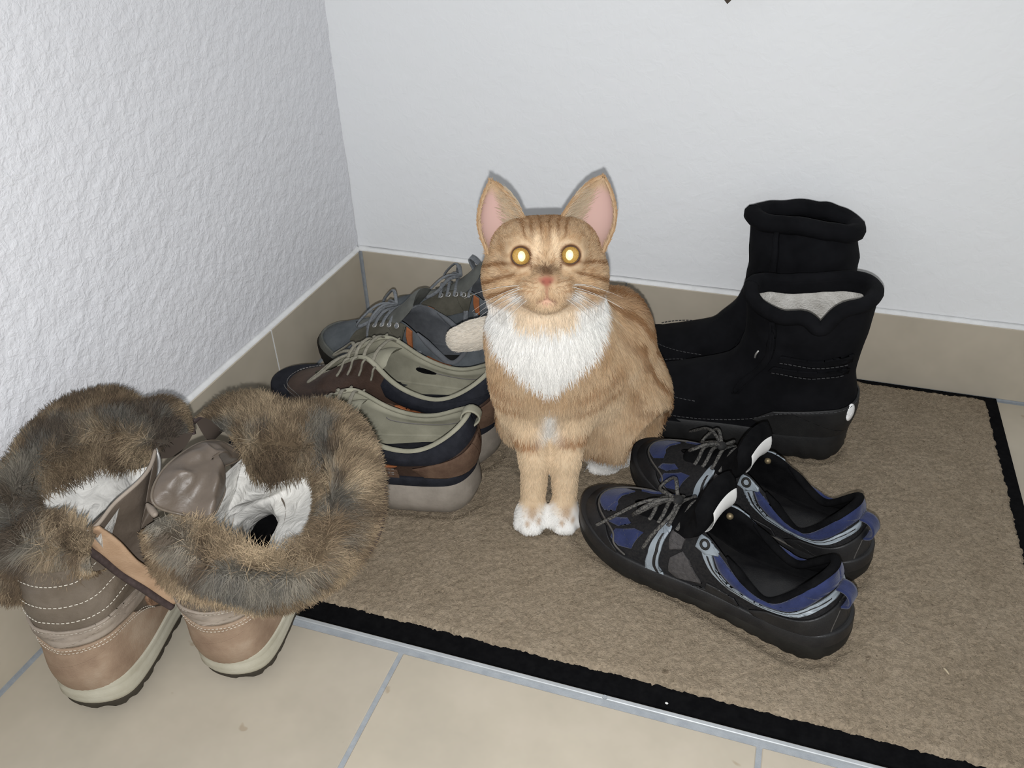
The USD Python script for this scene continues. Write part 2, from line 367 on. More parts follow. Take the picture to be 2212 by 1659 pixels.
# ---------------------------------------------------------------- smooth bodies: a distance field and its surface
class Field:
    def __init__(self, lo, hi, step):
        self.lo = np.array(lo, float); self.step = step
        self.n = np.ceil((np.array(hi) - self.lo) / step).astype(int) + 1
        self.d = np.full(self.n, 0.05, np.float32)
        self.ax = [self.lo[k] + step * np.arange(self.n[k]) for k in range(3)]
    def _sub(self, c0, c1):
        i0 = np.maximum(((np.array(c0) - self.lo) / self.step).astype(int), 0)
        i1 = np.minimum(((np.array(c1) - self.lo) / self.step).astype(int) + 2, self.n)
        s = tuple(slice(a, max(a, b)) for a, b in zip(i0, i1))
        return s, np.stack(np.meshgrid(*[self.ax[k][s[k]] for k in range(3)], indexing='ij'), -1)
    def blend(self, s, v, k, cut=False):
        a = self.d[s]
        if cut:
            h = np.clip(0.5 - 0.5 * (a + v) / k, 0, 1)
            self.d[s] = a * (1 - h) + (-v) * h + k * h * (1 - h)
        else:
            h = np.clip(0.5 + 0.5 * (a - v) / k, 0, 1)
            self.d[s] = a * (1 - h) + v * h - k * h * (1 - h)
    def cone(self, a, b, ra, rb, k=0.012, cut=False):
        """a limb: two balls and what spans them"""
        a, b = np.array(a, float), np.array(b, float); m = max(ra, rb) + 0.045
        s, P = self._sub(np.minimum(a, b) - m, np.maximum(a, b) + m)
        if P.size == 0: return
        ab = b - a; t = np.clip(((P - a) @ ab) / (ab @ ab + 1e-12), 0, 1)
        v = np.linalg.norm(P - a - t[..., None] * ab, axis=-1) - (ra + (rb - ra) * t)
        self.blend(s, v.astype(np.float32), k, cut)
    def ball(self, c, r, k=0.012, rot=None, cut=False):
        """an ellipsoid with half axes r (rows of rot)"""
        c = np.array(c, float); r = np.broadcast_to(np.array(r, float), (3,)); m = r.max() + 0.045
        s, P = self._sub(c - m, c + m)
        if P.size == 0: return
        q = P - c
        if rot is not None: q = q @ np.asarray(rot).T
        k0 = np.linalg.norm(q / r, axis=-1); k1 = np.linalg.norm(q / r ** 2, axis=-1)
        v = np.where(k1 > 1e-9, k0 * (k0 - 1) / (k1 + 1e-9), -r.min())
        self.blend(s, v.astype(np.float32), k, cut)
    def surface(self, level=0.0, rounds=4):
        d = self.d - level; n = np.array(d.shape)
        ins = d < 0
        c = [ins[x:n[0] - 1 + x, y:n[1] - 1 + y, z:n[2] - 1 + z] for x in (0, 1) for y in (0, 1) for z in (0, 1)]
        tot = sum(x.astype(np.int8) for x in c); act = (tot > 0) & (tot < 8)
        idx = np.full(act.shape, -1); I = np.argwhere(act); idx[act] = np.arange(len(I))
        acc = np.zeros((len(I), 3)); cnt = np.zeros(len(I))
        corners = [np.array(x) for x in np.ndindex(2, 2, 2)]
        val = {tuple(o): d[tuple((I + o).T)] for o in corners}
        for o in corners:
            for ax in range(3):
                if o[ax]: continue
                p = o.copy(); p[ax] = 1
                va, vb = val[tuple(o)], val[tuple(p)]
                w = (va < 0) != (vb < 0)
                t = np.where(w, va / np.where(w, va - vb, 1), 0)
                q = np.tile(o.astype(float), (len(I), 1)); q[:, ax] += t
                acc[w] += q[w]; cnt += w
        V = self.lo + (I + acc / cnt[:, None]) * self.step
        F = []
        for ax in range(3):
            u, w = (ax + 1) % 3, (ax + 2) % 3
            sl0 = [slice(1, n[k] - 1) for k in range(3)]; sl1 = list(sl0)
            sl0[ax] = slice(0, n[ax] - 1); sl1[ax] = slice(1, n[ax])
            a, b = ins[tuple(sl0)], ins[tuple(sl1)]
            for E, flip in ((a & ~b, False), (~a & b, True)):
                e = np.argwhere(E)
                off = np.zeros(3, int); off[u] += 1; off[w] += 1
                e = e + off
                def at_(du, dw):
                    q = e.copy(); q[:, u] += du; q[:, w] += dw; return idx[tuple(q.T)]
                quad = np.stack([at_(-1, -1), at_(0, -1), at_(0, 0), at_(-1, 0)], 1)
                quad = quad[(quad >= 0).all(1)]
                F.append(quad[:, ::-1] if flip else quad)
        F = np.vstack(F)
        m = tri((V, F))
        if rounds: m = trimesh.smoothing.filter_taubin(m, 0.5, 0.53, rounds)
        return m

def comb(mesh, num, length, lie, droop, seed, k=4, keep=None, lengths=None, jitter=0.35, flow=None, curl=0.0, root=0.0006):
    """strands growing from a mesh: flow(points, normals) is the direction the fur lies in"""
    rng = np.random.default_rng(seed)
    v, f = np.asarray(mesh.vertices), np.asarray(mesh.faces)
    a = np.linalg.norm(np.cross(v[f[:, 1]] - v[f[:, 0]], v[f[:, 2]] - v[f[:, 0]]), axis=1)
    if keep is not None: a = a * keep[f].mean(1)
    fi = rng.choice(len(f), num, p=a / a.sum())
    r = rng.random((num, 2)); r[r.sum(1) > 1] = 1 - r[r.sum(1) > 1]
    w = np.c_[1 - r.sum(1), r][:, :, None]
    p = (v[f[fi]] * w).sum(1); nn = vnormals(v, f); n = (nn[f[fi]] * w).sum(1); n /= np.linalg.norm(n, axis=1, keepdims=True) + 1e-12
    t = flow(p, n) if flow else np.tile([0, 0, -1.0], (num, 1))
    t = t + rng.normal(0, jitter, (num, 3)); t -= n * (t * n).sum(1, keepdims=True); t /= np.linalg.norm(t, axis=1, keepdims=True) + 1e-9
    d = n * (1 - lie) + t * lie; d /= np.linalg.norm(d, axis=1, keepdims=True)
    L = length * rng.uniform(0.7, 1.25, (num, 1))
    if lengths is not None: L = L * (lengths[f[fi]][:, :, None] * w).sum(1)
    s = np.linspace(0, 1, k)[None, :, None]
    b = t * 0.5 + np.array([0, 0, -droop]) + rng.normal(0, curl, (num, 3))
    pts = (p - n * root)[:, None] + L[:, None] * (d[:, None] * s + b[:, None] * 0.5 * s ** 2 * 0.7)
    return pts, fi, w[:, :, 0]
# ---------------------------------------------------------------- the cat
CO = np.array([0.419, -0.404, MT])
CX = np.array([0.95, 0.312, 0.0]); CX /= np.linalg.norm(CX)
CY = np.array([-CX[1], CX[0], 0.0]); CZ = np.array([0, 0, 1.0])
CR = np.stack([CX, CY, CZ])                       # rows: to the picture's right, away from the lens, up
def cw(p): return CO + np.asarray(p, float) @ CR
# head frame: x right, y up, z out of the face, tilted up towards the lens
tilt = math.radians(24)
hz = np.array([0.0, -math.cos(tilt), math.sin(tilt)]); hx = np.array([1.0, 0, 0.0]); hy = np.cross(hz, hx)
HC = np.array([0.0005, 0.0262, 0.3010])           # centre of the skull, in the cat's frame
def hp(x, y, z): return HC + (hx * x + hy * y + hz * z) * 0.001
HR = np.stack([hx, hy, hz])

def cat_surface():
    F = Field((-0.14, -0.06, -0.012), (0.19, 0.30, 0.36), 0.0019)
    b, c = F.ball, F.cone
    # trunk, leaning from the hips up to the shoulders
    c((0.066, 0.124, 0.085), (0.034, 0.092, 0.160), 0.066, 0.064, 0.02)
    c((0.030, 0.100, 0.165), (0.006, 0.062, 0.205), 0.066, 0.056, 0.03)
    b((0.087, 0.122, 0.150), (0.037, 0.048, 0.068), 0.03)
    # chest with its thick bib
    b((0.004, 0.046, 0.182), (0.058, 0.047, 0.072), 0.025)
    b((0.004, 0.034, 0.215), (0.048, 0.036, 0.050), 0.02)
    c((0.006, 0.050, 0.225), (0.003, 0.038, 0.285), 0.050, 0.042, 0.03)
    # shoulders and forelegs
    for s in (-1, 1):
        b((0.004 + s * 0.036, 0.048, 0.155), (0.023, 0.032, 0.056), 0.012)
        c((0.005 + s * 0.0255, 0.044, 0.125), (0.005 + s * 0.0165, 0.020, 0.072), 0.0235, 0.0155, 0.009)
        b((0.005, 0.046, 0.135), (0.028, 0.026, 0.034), 0.012)
        c((0.005 + s * 0.0165, 0.020, 0.072), (0.003 + s * 0.0172, 0.010, 0.026), 0.0152, 0.0132, 0.008)
        # paw: a low pad with four toes
        px = 0.001 + s * 0.0185
        b((px, -0.001, 0.0135), (0.0172, 0.020, 0.0130), 0.010)
        for q, (tx, ty, r) in enumerate(((-0.0120, -0.0115, 0.0068), (-0.0043, -0.0185, 0.0078), (0.0045, -0.0185, 0.0078), (0.0122, -0.0110, 0.0068))):
            c((px + tx * 0.8, ty + 0.012, 0.012), (px + tx, ty, 0.0082), r, r, 0.0035)
    # haunches
    b((0.097, 0.116, 0.080), (0.051, 0.058, 0.076), 0.016)
    b((0.082, 0.102, 0.055), (0.036, 0.046, 0.050), 0.02)
    b((0.018, 0.128, 0.064), (0.036, 0.056, 0.060), 0.02)
    b((-0.026, 0.074, 0.090), (0.026, 0.030, 0.036), 0.02)
    b((0.062, 0.128, 0.055), (0.066, 0.054, 0.054), 0.02)
    # hind feet flat on the mat
    for x in (0.070, 0.012):
        c((x + 0.012, 0.125, 0.014), (x + 0.001, 0.088, 0.0125), 0.014, 0.0145, 0.012)
        for tx in (-0.011, -0.004, 0.0045, 0.0115):
            c((x + tx * 0.7, 0.090, 0.011), (x + tx, 0.079 + abs(tx) * 0.3, 0.0085), 0.0078, 0.0072, 0.0035)
    # tail swept round to the left over the shoes
    tl = smooth_path([(0.050, 0.168, 0.060), (0.014, 0.196, 0.100), (-0.028, 0.210, 0.126), (-0.068, 0.204, 0.126), (-0.099, 0.194, 0.123)], 12)
    for k in range(len(tl) - 1):
        c(tl[k], tl[k + 1], 0.0148, 0.0148, 0.012)
    # neck, skull, cheeks
    def hb(x, y, z, rx, ry, rz, k=0.010, cut=False): b(hp(x, y, z), np.array([rx, ry, rz]) * 0.001, k, HR, cut)
    def hc(p, q, r0, r1, k=0.008, cut=False): c(hp(*p), hp(*q), r0 * 0.001, r1 * 0.001, k, cut)
    hc((0, -22, -20), (0, 0, -14), 40, 40, 0.02)
    hb(0, 4, -6, 39.5, 36.5, 42)
    hb(0, 0, -14, 44, 35, 38, 0.012)
    for s in (-1, 1):
        hb(s * 31, -15, -4, 27, 27, 24, 0.014)
        hb(s * 33.5, -5, -10, 20, 19, 20, 0.014)
        hb(s * 27, 20, -10, 17, 15, 16, 0.022)
        hb(s * 36, -30, -14, 17, 17, 18, 0.014)
        hb(s * 22, 6, 22, 15, 14, 14, 0.010)            # under the eye
        hb(s * 16, 21, 15, 15, 12, 16, 0.018)           # brow
        hb(s * 11.5, -23, 33, 13, 11.5, 13, 0.007)        # whisker pads
    hc((0, 20, 26), (0, -8, 41), 12.5, 8.5, 0.010)       # bridge of the nose
    hb(0, -15, 37, 10.5, 9, 10, 0.006)
    hb(0, -34, 27, 13, 9, 12, 0.008)                     # chin
    hb(0, -24, 18, 27, 17, 20, 0.010)
    for s in (-1, 1):
        hc((s * 22.2, 7.6, 27), (s * 24.0, 8.6, 52), 8.2, 10.0, 0.0015, True)
    hc((-0.5, -22, 47), (-0.5, -28, 45), 1.6, 1.6, 0.003, True)    # the split of the lip
    for s in (-1, 1):
        hc((0, -29.5, 43), (s * 9, -34.0, 40), 1.5, 1.3, 0.003, True)
    # the flank gives way where it leans against the neighbouring shoes
    for a, b_, r in (((.542, -.302, .044), (.62, -.330, .046), .0575), ((.452, -.160, .046), (.62, -.166, .046), .0575)):
        F.cone((np.array(a) - CO) @ CR.T, (np.array(b_) - CO) @ CR.T, r, r, 0.004, True)
    m = F.surface(0.0, 3)
    return m

def ear(s):
    """one ear as a cupped shell"""
    cb = np.array([s * 36.0, 27.0, 3.0]); tip = np.array([s * 52.5 + 3.0, 76.5, -8.0])
    wv = np.array([s * 19.5, -12.0, 1.0])
    nu, nv = 25, 26
    P = np.zeros((nu, nv, 3))
    for i, u in enumerate(np.linspace(0, 1, nu)):
        for j, v in enumerate(np.linspace(-0.12, 1, nv)):
            sc = max(1 - max(v, 0) ** 2.3, 0.0) ** 0.85 if v > 0 else 1.0
            sc = max(sc, 0.03)
            a = math.pi * u
            back = np.array([s * 0.0, 3.0, -19.0])
            off = wv * math.cos(a) * sc + back * (math.sin(a) ** 0.9) * sc
            lean = np.array([s * 3.0, 0, 0]) * math.sin(math.pi * max(v, 0)) 
            ctr = cb + (tip - cb) * v
            P[i, j] = ctr + off + lean
    W3 = np.array([hp(*q) for q in P.reshape(-1, 3)]).reshape(P.shape)
    m = grid_mesh(W3)
    n = vnormals(m.vertices, m.faces)
    out = thicken(m, 0.0022)
    kk = nu * nv
    inner = np.r_[np.zeros(kk), np.ones(kk)]
    # which of the two skins faces the cup's hollow
    hollow = hp(*(cb + (tip - cb) * 0.3 + np.array([0, 0, 8])))
    c0 = m.vertices[(nu // 2) * nv + nv // 3]; n0 = n[(nu // 2) * nv + nv // 3]
    if n0 @ (hollow - c0) < 0: inner = 1 - inner
    uu = np.tile(np.repeat(np.linspace(0, 1, nu), nv), 2); vv = np.tile(np.tile(np.linspace(-0.12, 1, nv), nu), 2)
    return out, inner, uu, vv

def smoothstep(a, b, x):
    t = np.clip((x - a) / (b - a), 0, 1); return t * t * (3 - 2 * t)

GING, PALE, RUST, WHITE = np.array([0.415, 0.268, 0.148]), np.array([0.57, 0.44, 0.295]), np.array([0.205, 0.100, 0.042]), np.array([0.73, 0.715, 0.68])
def coat(p):
    """the dye of the coat at points of the cat's frame"""
    x, y, z = p.T
    h = (p - HC) @ HR.T * 1000           # head frame, millimetres
    hx_, hy_, hz_ = h.T
    n1 = nz(p, 55, 1, 3); n2 = nz(p, 140, 2, 2); n3 = nz(p, 24, 5, 2)
    n4 = nz(p, 330, 9, 2)
    col = GING + (PALE - GING) * np.clip(0.40 + 0.55 * n1 + 0.35 * n4, 0, 1)[:, None]
    def mixin(c, w):
        nonlocal col
        w = np.clip(w, 0, 1)[:, None]; col = col * (1 - w) + np.asarray(c) * w
    head = smoothstep(0.262, 0.282, z + 0.12 * (y < 0.09) * 0)
    head = head * smoothstep(0.125, 0.085, y)
    body = 1 - head
    # tabby bands on flank, back and haunch
    ang = (y - 0.1) * 0.9 + z * 0.35 + 0.012 * n1 + 0.006 * n3
    band = smoothstep(0.15, 0.75, np.sin(ang * 2 * math.pi / 0.028))
    mixin(RUST * 1.0, body * band * 0.82 * smoothstep(0.03, 0.09, y) )
    mixin(PALE, body * 0.5 * smoothstep(0.05, 0.02, y) * smoothstep(0.19, 0.12, z))
    # darker saddle along the back
    mixin(RUST, body * 0.72 * smoothstep(0.12, 0.225, z) * smoothstep(0.07, 0.12, y))
    # forelegs: pale with rusty bars
    leg = smoothstep(0.06, 0.045, y) * smoothstep(0.15, 0.12, z)
    mixin(PALE * 1.06, leg * 0.85)
    # bars on the chest and upper arms
    front = smoothstep(0.055, 0.03, y)
    arch = z + 0.35 * np.abs(x - 0.004) + 0.006 * n1
    mixin(RUST * 1.35, front * body * 0.88 * np.exp(-((z - 0.101 + 0.10 * np.abs(x - 0.004) + 0.006 * n1) / 0.0060) ** 2) * smoothstep(0.006, 0.016, np.abs(x - 0.004)))
    mixin(RUST * 1.2, front * body * 0.75 * np.exp(-((z - 0.134 - 0.25 * np.abs(x - 0.004) + 0.006 * n1) / 0.005) ** 2) * smoothstep(0.018, 0.034, np.abs(x - 0.004)))
    mixin(RUST * 1.2, front * body * 0.65 * np.exp(-((z - 0.158 - 0.2 * np.abs(x - 0.004) + 0.006 * n1) / 0.004) ** 2) * smoothstep(0.02, 0.036, np.abs(x - 0.004)))
    # white bib: wide under the chin, narrowing to a point, with a small tuft lower down
    zz = z + 0.004 * n2
    half = np.interp(zz, [0.172, 0.178, 0.187, 0.200, 0.216, 0.232, 0.248, 0.262], [0.0, 0.006, 0.017, 0.032, 0.047, 0.057, 0.060, 0.06])
    bib = smoothstep(0.004, -0.004, np.abs(x - 0.001 + 0.004 * n1) - half) * smoothstep(0.075, 0.050, y) * smoothstep(0.171, 0.176, zz) * (1 - head)
    mixin(WHITE, bib)
    mixin(PALE * 1.12, .85 * smoothstep(.034, .024, np.abs(x)) * smoothstep(.250, .256, zz) * smoothstep(.276, .268, z) * (y < .08))
    streak = np.exp(-((x - 0.004) / np.interp(z, [0.098, 0.115, 0.15], [0.0115, 0.009, 0.0045])) ** 2) * smoothstep(0.094, 0.104, z) * smoothstep(0.155, 0.135, z) * smoothstep(0.05, 0.035, y)
    mixin(WHITE, streak * 0.9)
    # white toes with a few ginger marks
    toes = smoothstep(0.030, 0.020, z + 0.004 * n2 + 0.25 * np.clip(y, 0, 1)) * (y < 0.06)
    mixin(WHITE, toes)
    for cx_ in (-0.0175, 0.0195):
        for dx, dz, r in ((0.002, 0.0245, 0.0055), (-0.0035, 0.017, 0.0028), (0.0085, 0.018, 0.0028)):
            mixin(GING * 0.9, 0.75 * np.exp(-(((x - cx_ - dx) ** 2 + (z - dz) ** 2) / r ** 2) ** 1.3) * (y < 0.03))
    hind = smoothstep(0.036, 0.026, z + 0.003 * n2) * (y > 0.06) * (y < 0.106)
    mixin(WHITE, hind)
    # tail tip
    mixin(np.array([0.68, 0.62, 0.53]), smoothstep(-0.055, -0.066, x) * (y > 0.15))
    # ---- the head
    mixin(GING * 0.95, head * 0.85)
    mixin(PALE, head * 0.50 * np.clip(0.35 + 0.9 * n2 + 0.7 * n4, 0, 1))
    mixin(RUST * 1.2, head * 0.55 * smoothstep(0.15, 0.6, -n2 * .7 - n4 * .6 + .25 * n1))
    ax = np.abs(hx_)
    # tabby M: three fine lines each side running up the forehead
    for k, (x0, x1, w) in enumerate(((3.5, 4.5, 1.2), (9.5, 12.5, 1.4), (15, 21, 1.5))):
        cen = x0 + (x1 - x0) * np.clip((hy_ - 16) / 26, 0, 1) + 1.5 * n2
        mixin(RUST * 0.9, head * 0.92 * np.exp(-((ax - cen) / w) ** 2) * smoothstep(15 + 2 * k, 22 + 2 * k, hy_) * (hz_ > -20))
    mixin(PALE * 1.2, head * 0.85 * np.exp(-((ax - 7.5) / 4.4) ** 2) * smoothstep(2, 10, hy_) * smoothstep(32, 22, hy_) * (hz_ > 0))
    mixin(RUST * 1.1, head * 0.75 * smoothstep(24, 42, hy_) * np.clip(0.5 + n2, 0, 1) * smoothstep(26, 18, ax))
    # cheek lines
    for y0, sl in ((2, 0.10), (-8, 0.28), (-20, 0.34)):
        cy_ = y0 - sl * (ax - 26) + 1.2 * n2
        mixin(RUST * .85, head * 0.92 * np.exp(-((hy_ - cy_) / 2.0) ** 2) * smoothstep(24, 30, ax))
    # pale round the eyes, dark rims
    for s in (-1, 1):
        r = np.sqrt(((hx_ - s * 22) / 1.0) ** 2 + (hy_ - 7.5) ** 2)
        mixin(PALE * 1.15, head * (hz_ > 5) * 0.55 * np.exp(-((r - 12.5) / 2.2) ** 2) * (0.4 + 0.6 * (hx_ * s < 22)))
        mixin(np.array([0.15, 0.07, 0.035]), head * (hz_ > 12) * 0.95 * np.exp(-((r - 8.9) / 1.3) ** 2))
        mixin(np.array([0.13, 0.055, 0.025]), head * 0.95 * np.exp(-(((hx_ - s * 13.0) / 1.6) ** 2 + ((hy_ + 1.0 + (s * hx_ < 13) * 0) / 4.5) ** 2)) * (hz_ > 15))
    # nose ridge: brown smudge above the leather
    mixin(np.array([0.090, 0.050, 0.028]), head * 0.95 * np.exp(-((hx_ / 8.2) ** 2 + ((hy_ + 5.2) / 5.4) ** 2) ** 1.6) * (hz_ > 25))
    mixin(PALE, head * 0.55 * np.exp(-((ax - 11) / 8) ** 2 - ((hy_ + 21) / 9) ** 2) * (hz_ > 22))
    for y0 in (-17.5, -21.5, -25.5):     # whisker rows
        mixin(RUST * 1.2, head * 0.65 * np.exp(-((hy_ - y0 - 0.16 * ax) / 0.9) ** 2) * smoothstep(6, 9, ax) * smoothstep(24, 19, ax) * (hz_ > 20))
    mixin(np.array([0.29, 0.095, 0.068]), head * np.exp(-((ax / np.interp(hy_, [-20, -16, -11], [3.0, 5.4, 8.8])) ** 2 + ((hy_ + 14.5) / 4.8) ** 2) ** 2) * (hz_ > 30))
    mixin(np.array([0.16, 0.06, 0.045]), head * 0.8 * np.exp(-((ax - 3.1) / 1.3) ** 2 - ((hy_ + 15.0) / 1.1) ** 2) * (hz_ > 30))
    mixin(np.array([0.60, 0.33, 0.25]), head * 0.75 * np.exp(-((hx_ / 5.5) ** 2 + ((hy_ + 32.5) / 2.6) ** 2)) * (hz_ > 25))
    lip = -29.5 - 0.5 * ax
    mixin(np.array([0.13, 0.055, 0.040]), head * 0.95 * np.exp(-((hy_ - lip) / 1.1) ** 2) * smoothstep(10.5, 9.0, ax) * (hz_ > 25))
    mixin(np.array([0.30, 0.12, 0.08]), head * 0.75 * np.exp(-(hx_ / 1.4) ** 2) * smoothstep(-16, -19, hy_) * smoothstep(-31, -28, hy_) * (hz_ > 25))
    mixin(PALE * 1.1, head * 0.6 * np.exp(-(((ax - 2) / 12) ** 2 + ((hy_ + 40) / 6) ** 2)))
    # white side whisker patch low on the cheeks
    mixin(WHITE, head * 0.8 * np.exp(-(((ax - 27) / 7) ** 2 + ((hy_ + 31) / 5) ** 2)))
    return np.clip(col, 0, 1)

tinted('cat_coat', 0.9, 0.06)
tinted('cat_hair', 0.8, 0.06)
tinted('cat_skin', 0.6, 0.25)
look('whisker', (0.62, 0.61, 0.58), rough=0.4)
cs = cat_surface()
ch = np.array(cs.vertices); ch[:, 2] = np.maximum(ch[:, 2], 0.0004)
ccol = coat(ch)
ears = []
pieces, cols, earskin = [trimesh.Trimesh(ch, cs.faces, process=False)], [ccol], []
PINK, EARF = np.array([0.50, 0.335, 0.295]), np.array([0.45, 0.325, 0.205])
for s in (-1, 1):
    m, inner, uu, vv = ear(s)
    v = np.asarray(m.vertices)
    c = np.tile(GING * 0.95, (len(v), 1))
    rim = np.clip(np.minimum(uu, 1 - uu) / 0.22, 0, 1) * np.clip((1 - vv) / 0.30, 0, 1)
    pk = np.clip((1 - vv) / 0.34, 0, 1) * np.clip(uu / 0.16, 0, 1) * smoothstep(0.80, 0.42, uu)
    innerc = EARF + (PINK - EARF) * smoothstep(0.15, 0.8, pk)[:, None]
    innerc = innerc + (GING * 1.05 - innerc) * np.clip(np.exp(-(vv + .12) / .12) * .6 + smoothstep(.8, 1.0, uu) * .5, 0, 1)[:, None]
    c = c * (1 - inner[:, None]) + innerc * inner[:, None]
    pieces.append(m); cols.append(c); ears.append((m, inner, c, s))
cbody = trimesh.util.concatenate(pieces); ccols = np.vstack(cols)
cat = thing('cat', 'ginger tabby cat with white bib sitting upright on the doormat', 'cat', tuple(CO))
cv = np.asarray(cbody.vertices)
obj('body', trimesh.Trimesh(cw(cv), cbody.faces, process=False), 'cat_coat', cat, color=ccols)
# eyes: globe with amber iris, wide pupil painted pale yellow as flash eyeshine
look('eye_white', (0.55, 0.42, 0.16), rough=0.12, spec=0.6)
n = {'tc': ('texture_coordinate', {}), 'n': ('noise_texture', {'scale': 900.0, 'detail': 2.0}), 'r': ('rgb_ramp', {'ramp': [(0.3, (0.38, 0.21, 0.042)), (0.7, (0.50, 0.32, 0.095))]}), 'p': ('principled_bsdf', {'roughness': 0.25, 'specular_ior_level': 0.5})}
M['iris'] = usdkit.material(stage, '/World/Looks/iris', n, [('tc.object', 'n.vector'), ('n.fac', 'r.fac'), ('r.color', 'p.base_color')], surface='p.BSDF')
M['painted_eyeshine'] = usdkit.material(stage, '/World/Looks/painted_eyeshine', {'p': ('principled_bsdf', {'base_color': (0.97, 0.97, 0.50), 'metallic': 0.12, 'roughness': 0.5})}, [], surface='p.BSDF')
look('eye_rim', (0.075, 0.040, 0.024), rough=0.7)
def ball_cap(c, axis, r, a0, a1, na=10, nb=28, up=(0, 0, 1), sx=1.0, sy=1.0):
    """a patch of a ball between two angles from its axis"""
    axis = np.asarray(axis) / np.linalg.norm(axis); u = np.cross(up, axis); u /= np.linalg.norm(u); w = np.cross(axis, u)
    A = np.linspace(a0, a1, na)[:, None]; B = np.linspace(0, 2 * np.pi, nb, endpoint=False)[None]
    D = np.cos(A)[..., None] * axis + (np.sin(A) * np.cos(B))[..., None] * u * sx + (np.sin(A) * np.sin(B))[..., None] * w * sy
    P = c + r * D / np.linalg.norm(D, axis=-1, keepdims=True)
    return grid_mesh(P, False, True, flip=False)
for s in (-1, 1):
    c = cw(hp(s * 22.2, 7.6, 24.3)); toeye = EYE - c; toeye = toeye / np.linalg.norm(toeye)
    fx = (hz + 0.12 * s * hx) @ CR; ax_ = toeye * 0.9 + fx * 0.1; ax_ /= np.linalg.norm(ax_)
    e = obj('eye', ball_cap(c, ax_, 0.0096, 0.0, 3.1, 24), 'eye_white', cat, label='amber eye with flash eyeshine painted on the pupil')
    obj('iris', ball_cap(c, ax_, 0.00975, 0.0, 1.02, 14), 'iris', e)
    obj('pupil', ball_cap(c, ax_ - s * 0.075 * (hx @ CR), 0.00998, 0.0, 0.46, 8, 32, sx=0.72, sy=1.06), 'painted_eyeshine', e)
    # eyelid: a dark rim, drawn out towards the inner and outer corners
    u_ = np.cross((0, 0, 1), ax_); u_ /= np.linalg.norm(u_); w_ = np.cross(ax_, u_)
    B = np.linspace(0, 2 * np.pi, 60, endpoint=False)
    inn = math.pi + .55 if s > 0 else -.55; out_a = .55 if s > 0 else math.pi - .55
    A = 0.93 + 0.20 * np.clip(np.cos(B - inn), 0, 1) ** 5 + 0.10 * np.clip(np.cos(B - out_a), 0, 1) ** 4
    rim_ = c + 0.0101 * (np.cos(A)[:, None] * ax_ + np.sin(A)[:, None] * (np.cos(B)[:, None] * u_ + np.sin(B)[:, None] * w_))
    obj('eyelid', tube(rim_, 0.00085 + 0.0007 * np.clip(np.r_[np.cos(B - inn), np.cos(B[0] - inn)], 0, 1) ** 6, 8, closed=True), 'eye_rim', e)
# whiskers
rng = np.random.default_rng(11)
wh = []
for s in (-1, 1):
    for k in range(11):
        r_, q_ = divmod(k, 4)
        p0 = np.array([s * (12 + 3 * q_), -19 - 4 * r_ + rng.normal(0, .5), 42 - 2.2 * q_])
        d = np.array([s * 1.0, -0.10 - 0.22 * r_ + 0.20 * (q_ - 1) * 0.4 + rng.normal(0, .08), -0.25 + rng.normal(0, .12)]); d /= np.linalg.norm(d)
        Lw = rng.uniform(38, 62); t = np.linspace(0, 1, 9)[:, None]
        wh.append([cw(hp(*q)) for q in p0 + d * Lw * t + np.array([0, -14.0, -6]) * t ** 2])
for k in range(6):
    s = -1 if k < 3 else 1
    p0 = np.array([s * (15 + 3 * (k % 3)), 22, 26]); d = np.array([s * (0.4 + 0.2 * (k % 3)), 0.7, 0.3]); t = np.linspace(0, 1, 9)[:, None]
    wh.append([cw(hp(*q)) for q in p0 + d * 14 * t + np.array([s * 4.0, 0, 4]) * t ** 2])
wh = wh[:-6]
strands('whiskers', np.array(wh), np.linspace(0.00045, 0.0001, 9), 'whisker', cat, label='long white whiskers', kind='stuff')
# pale tufts growing from the inner edge of each ear
tf = []
for s in (-1, 1):
    cb = np.array([s * 36.0, 27.0, 3.0]); tip = np.array([s * 52.5 + 3.0, 76.5, -8.0])
    for k in range(420):
        v = rng.uniform(-0.05, 0.62); u = rng.uniform(.55, .98); sc = max(1 - max(v, 0) ** 2.3, 0) ** .85
        p0 = cb + (tip - cb) * v + np.array([s * 19.5, -12, 1]) * math.cos(math.pi * u) * sc + np.array([0, 3.0, -19.0]) * math.sin(math.pi * u) ** .9 * sc * .93
        d = np.array([s * rng.uniform(.3, .9), rng.uniform(.1, .8), rng.uniform(.2, .9)]); d /= np.linalg.norm(d)
        t = np.linspace(0, 1, 4)[:, None]
        tf.append([cw(hp(*q)) for q in p0 + d * rng.uniform(5, 12) * t + np.array([s * 2.0, 1.0, 0]) * t ** 2])
strands('ear_tufts', np.array(tf), np.array([.0005, .00045, .0003, .0001]), 'cat_hair', cat, color=np.tile([.52, .42, .30], (len(tf), 1)), kind='stuff')
# coat of hair
def cat_flow(p, n):
    q = (p - CO) @ CR.T
    t = np.tile([0.0, 0.25, -1.0], (len(q), 1))
    h = (q - HC) @ HR.T * 1000
    hd = (q[:, 2] > 0.268) & (q[:, 1] < 0.10)
    away = np.stack([h[:, 0], h[:, 1] + 12, np.full(len(h), -25.0)], 1); away /= np.linalg.norm(away, axis=1, keepdims=True) + 1e-9
    t[hd] = (away @ HR)[hd]
    bk = (q[:, 1] > 0.10) & ~hd
    t[bk] = [0.15, 0.5, -0.85]
    tl = (q[:, 0] < -0.05) & (q[:, 1] > 0.14)
    t[tl] = [-1.0, -0.3, 0.0]
    return t @ CR
q = ch; h = (q - HC) @ HR.T * 1000
length = np.ones(len(q))
hd = (q[:, 2] > 0.268) & (q[:, 1] < 0.10)
length[hd] = 0.60; length[hd & (h[:, 2] > 15)] = 0.42
length[hd & (np.abs(h[:, 0]) > 36)] = 0.6
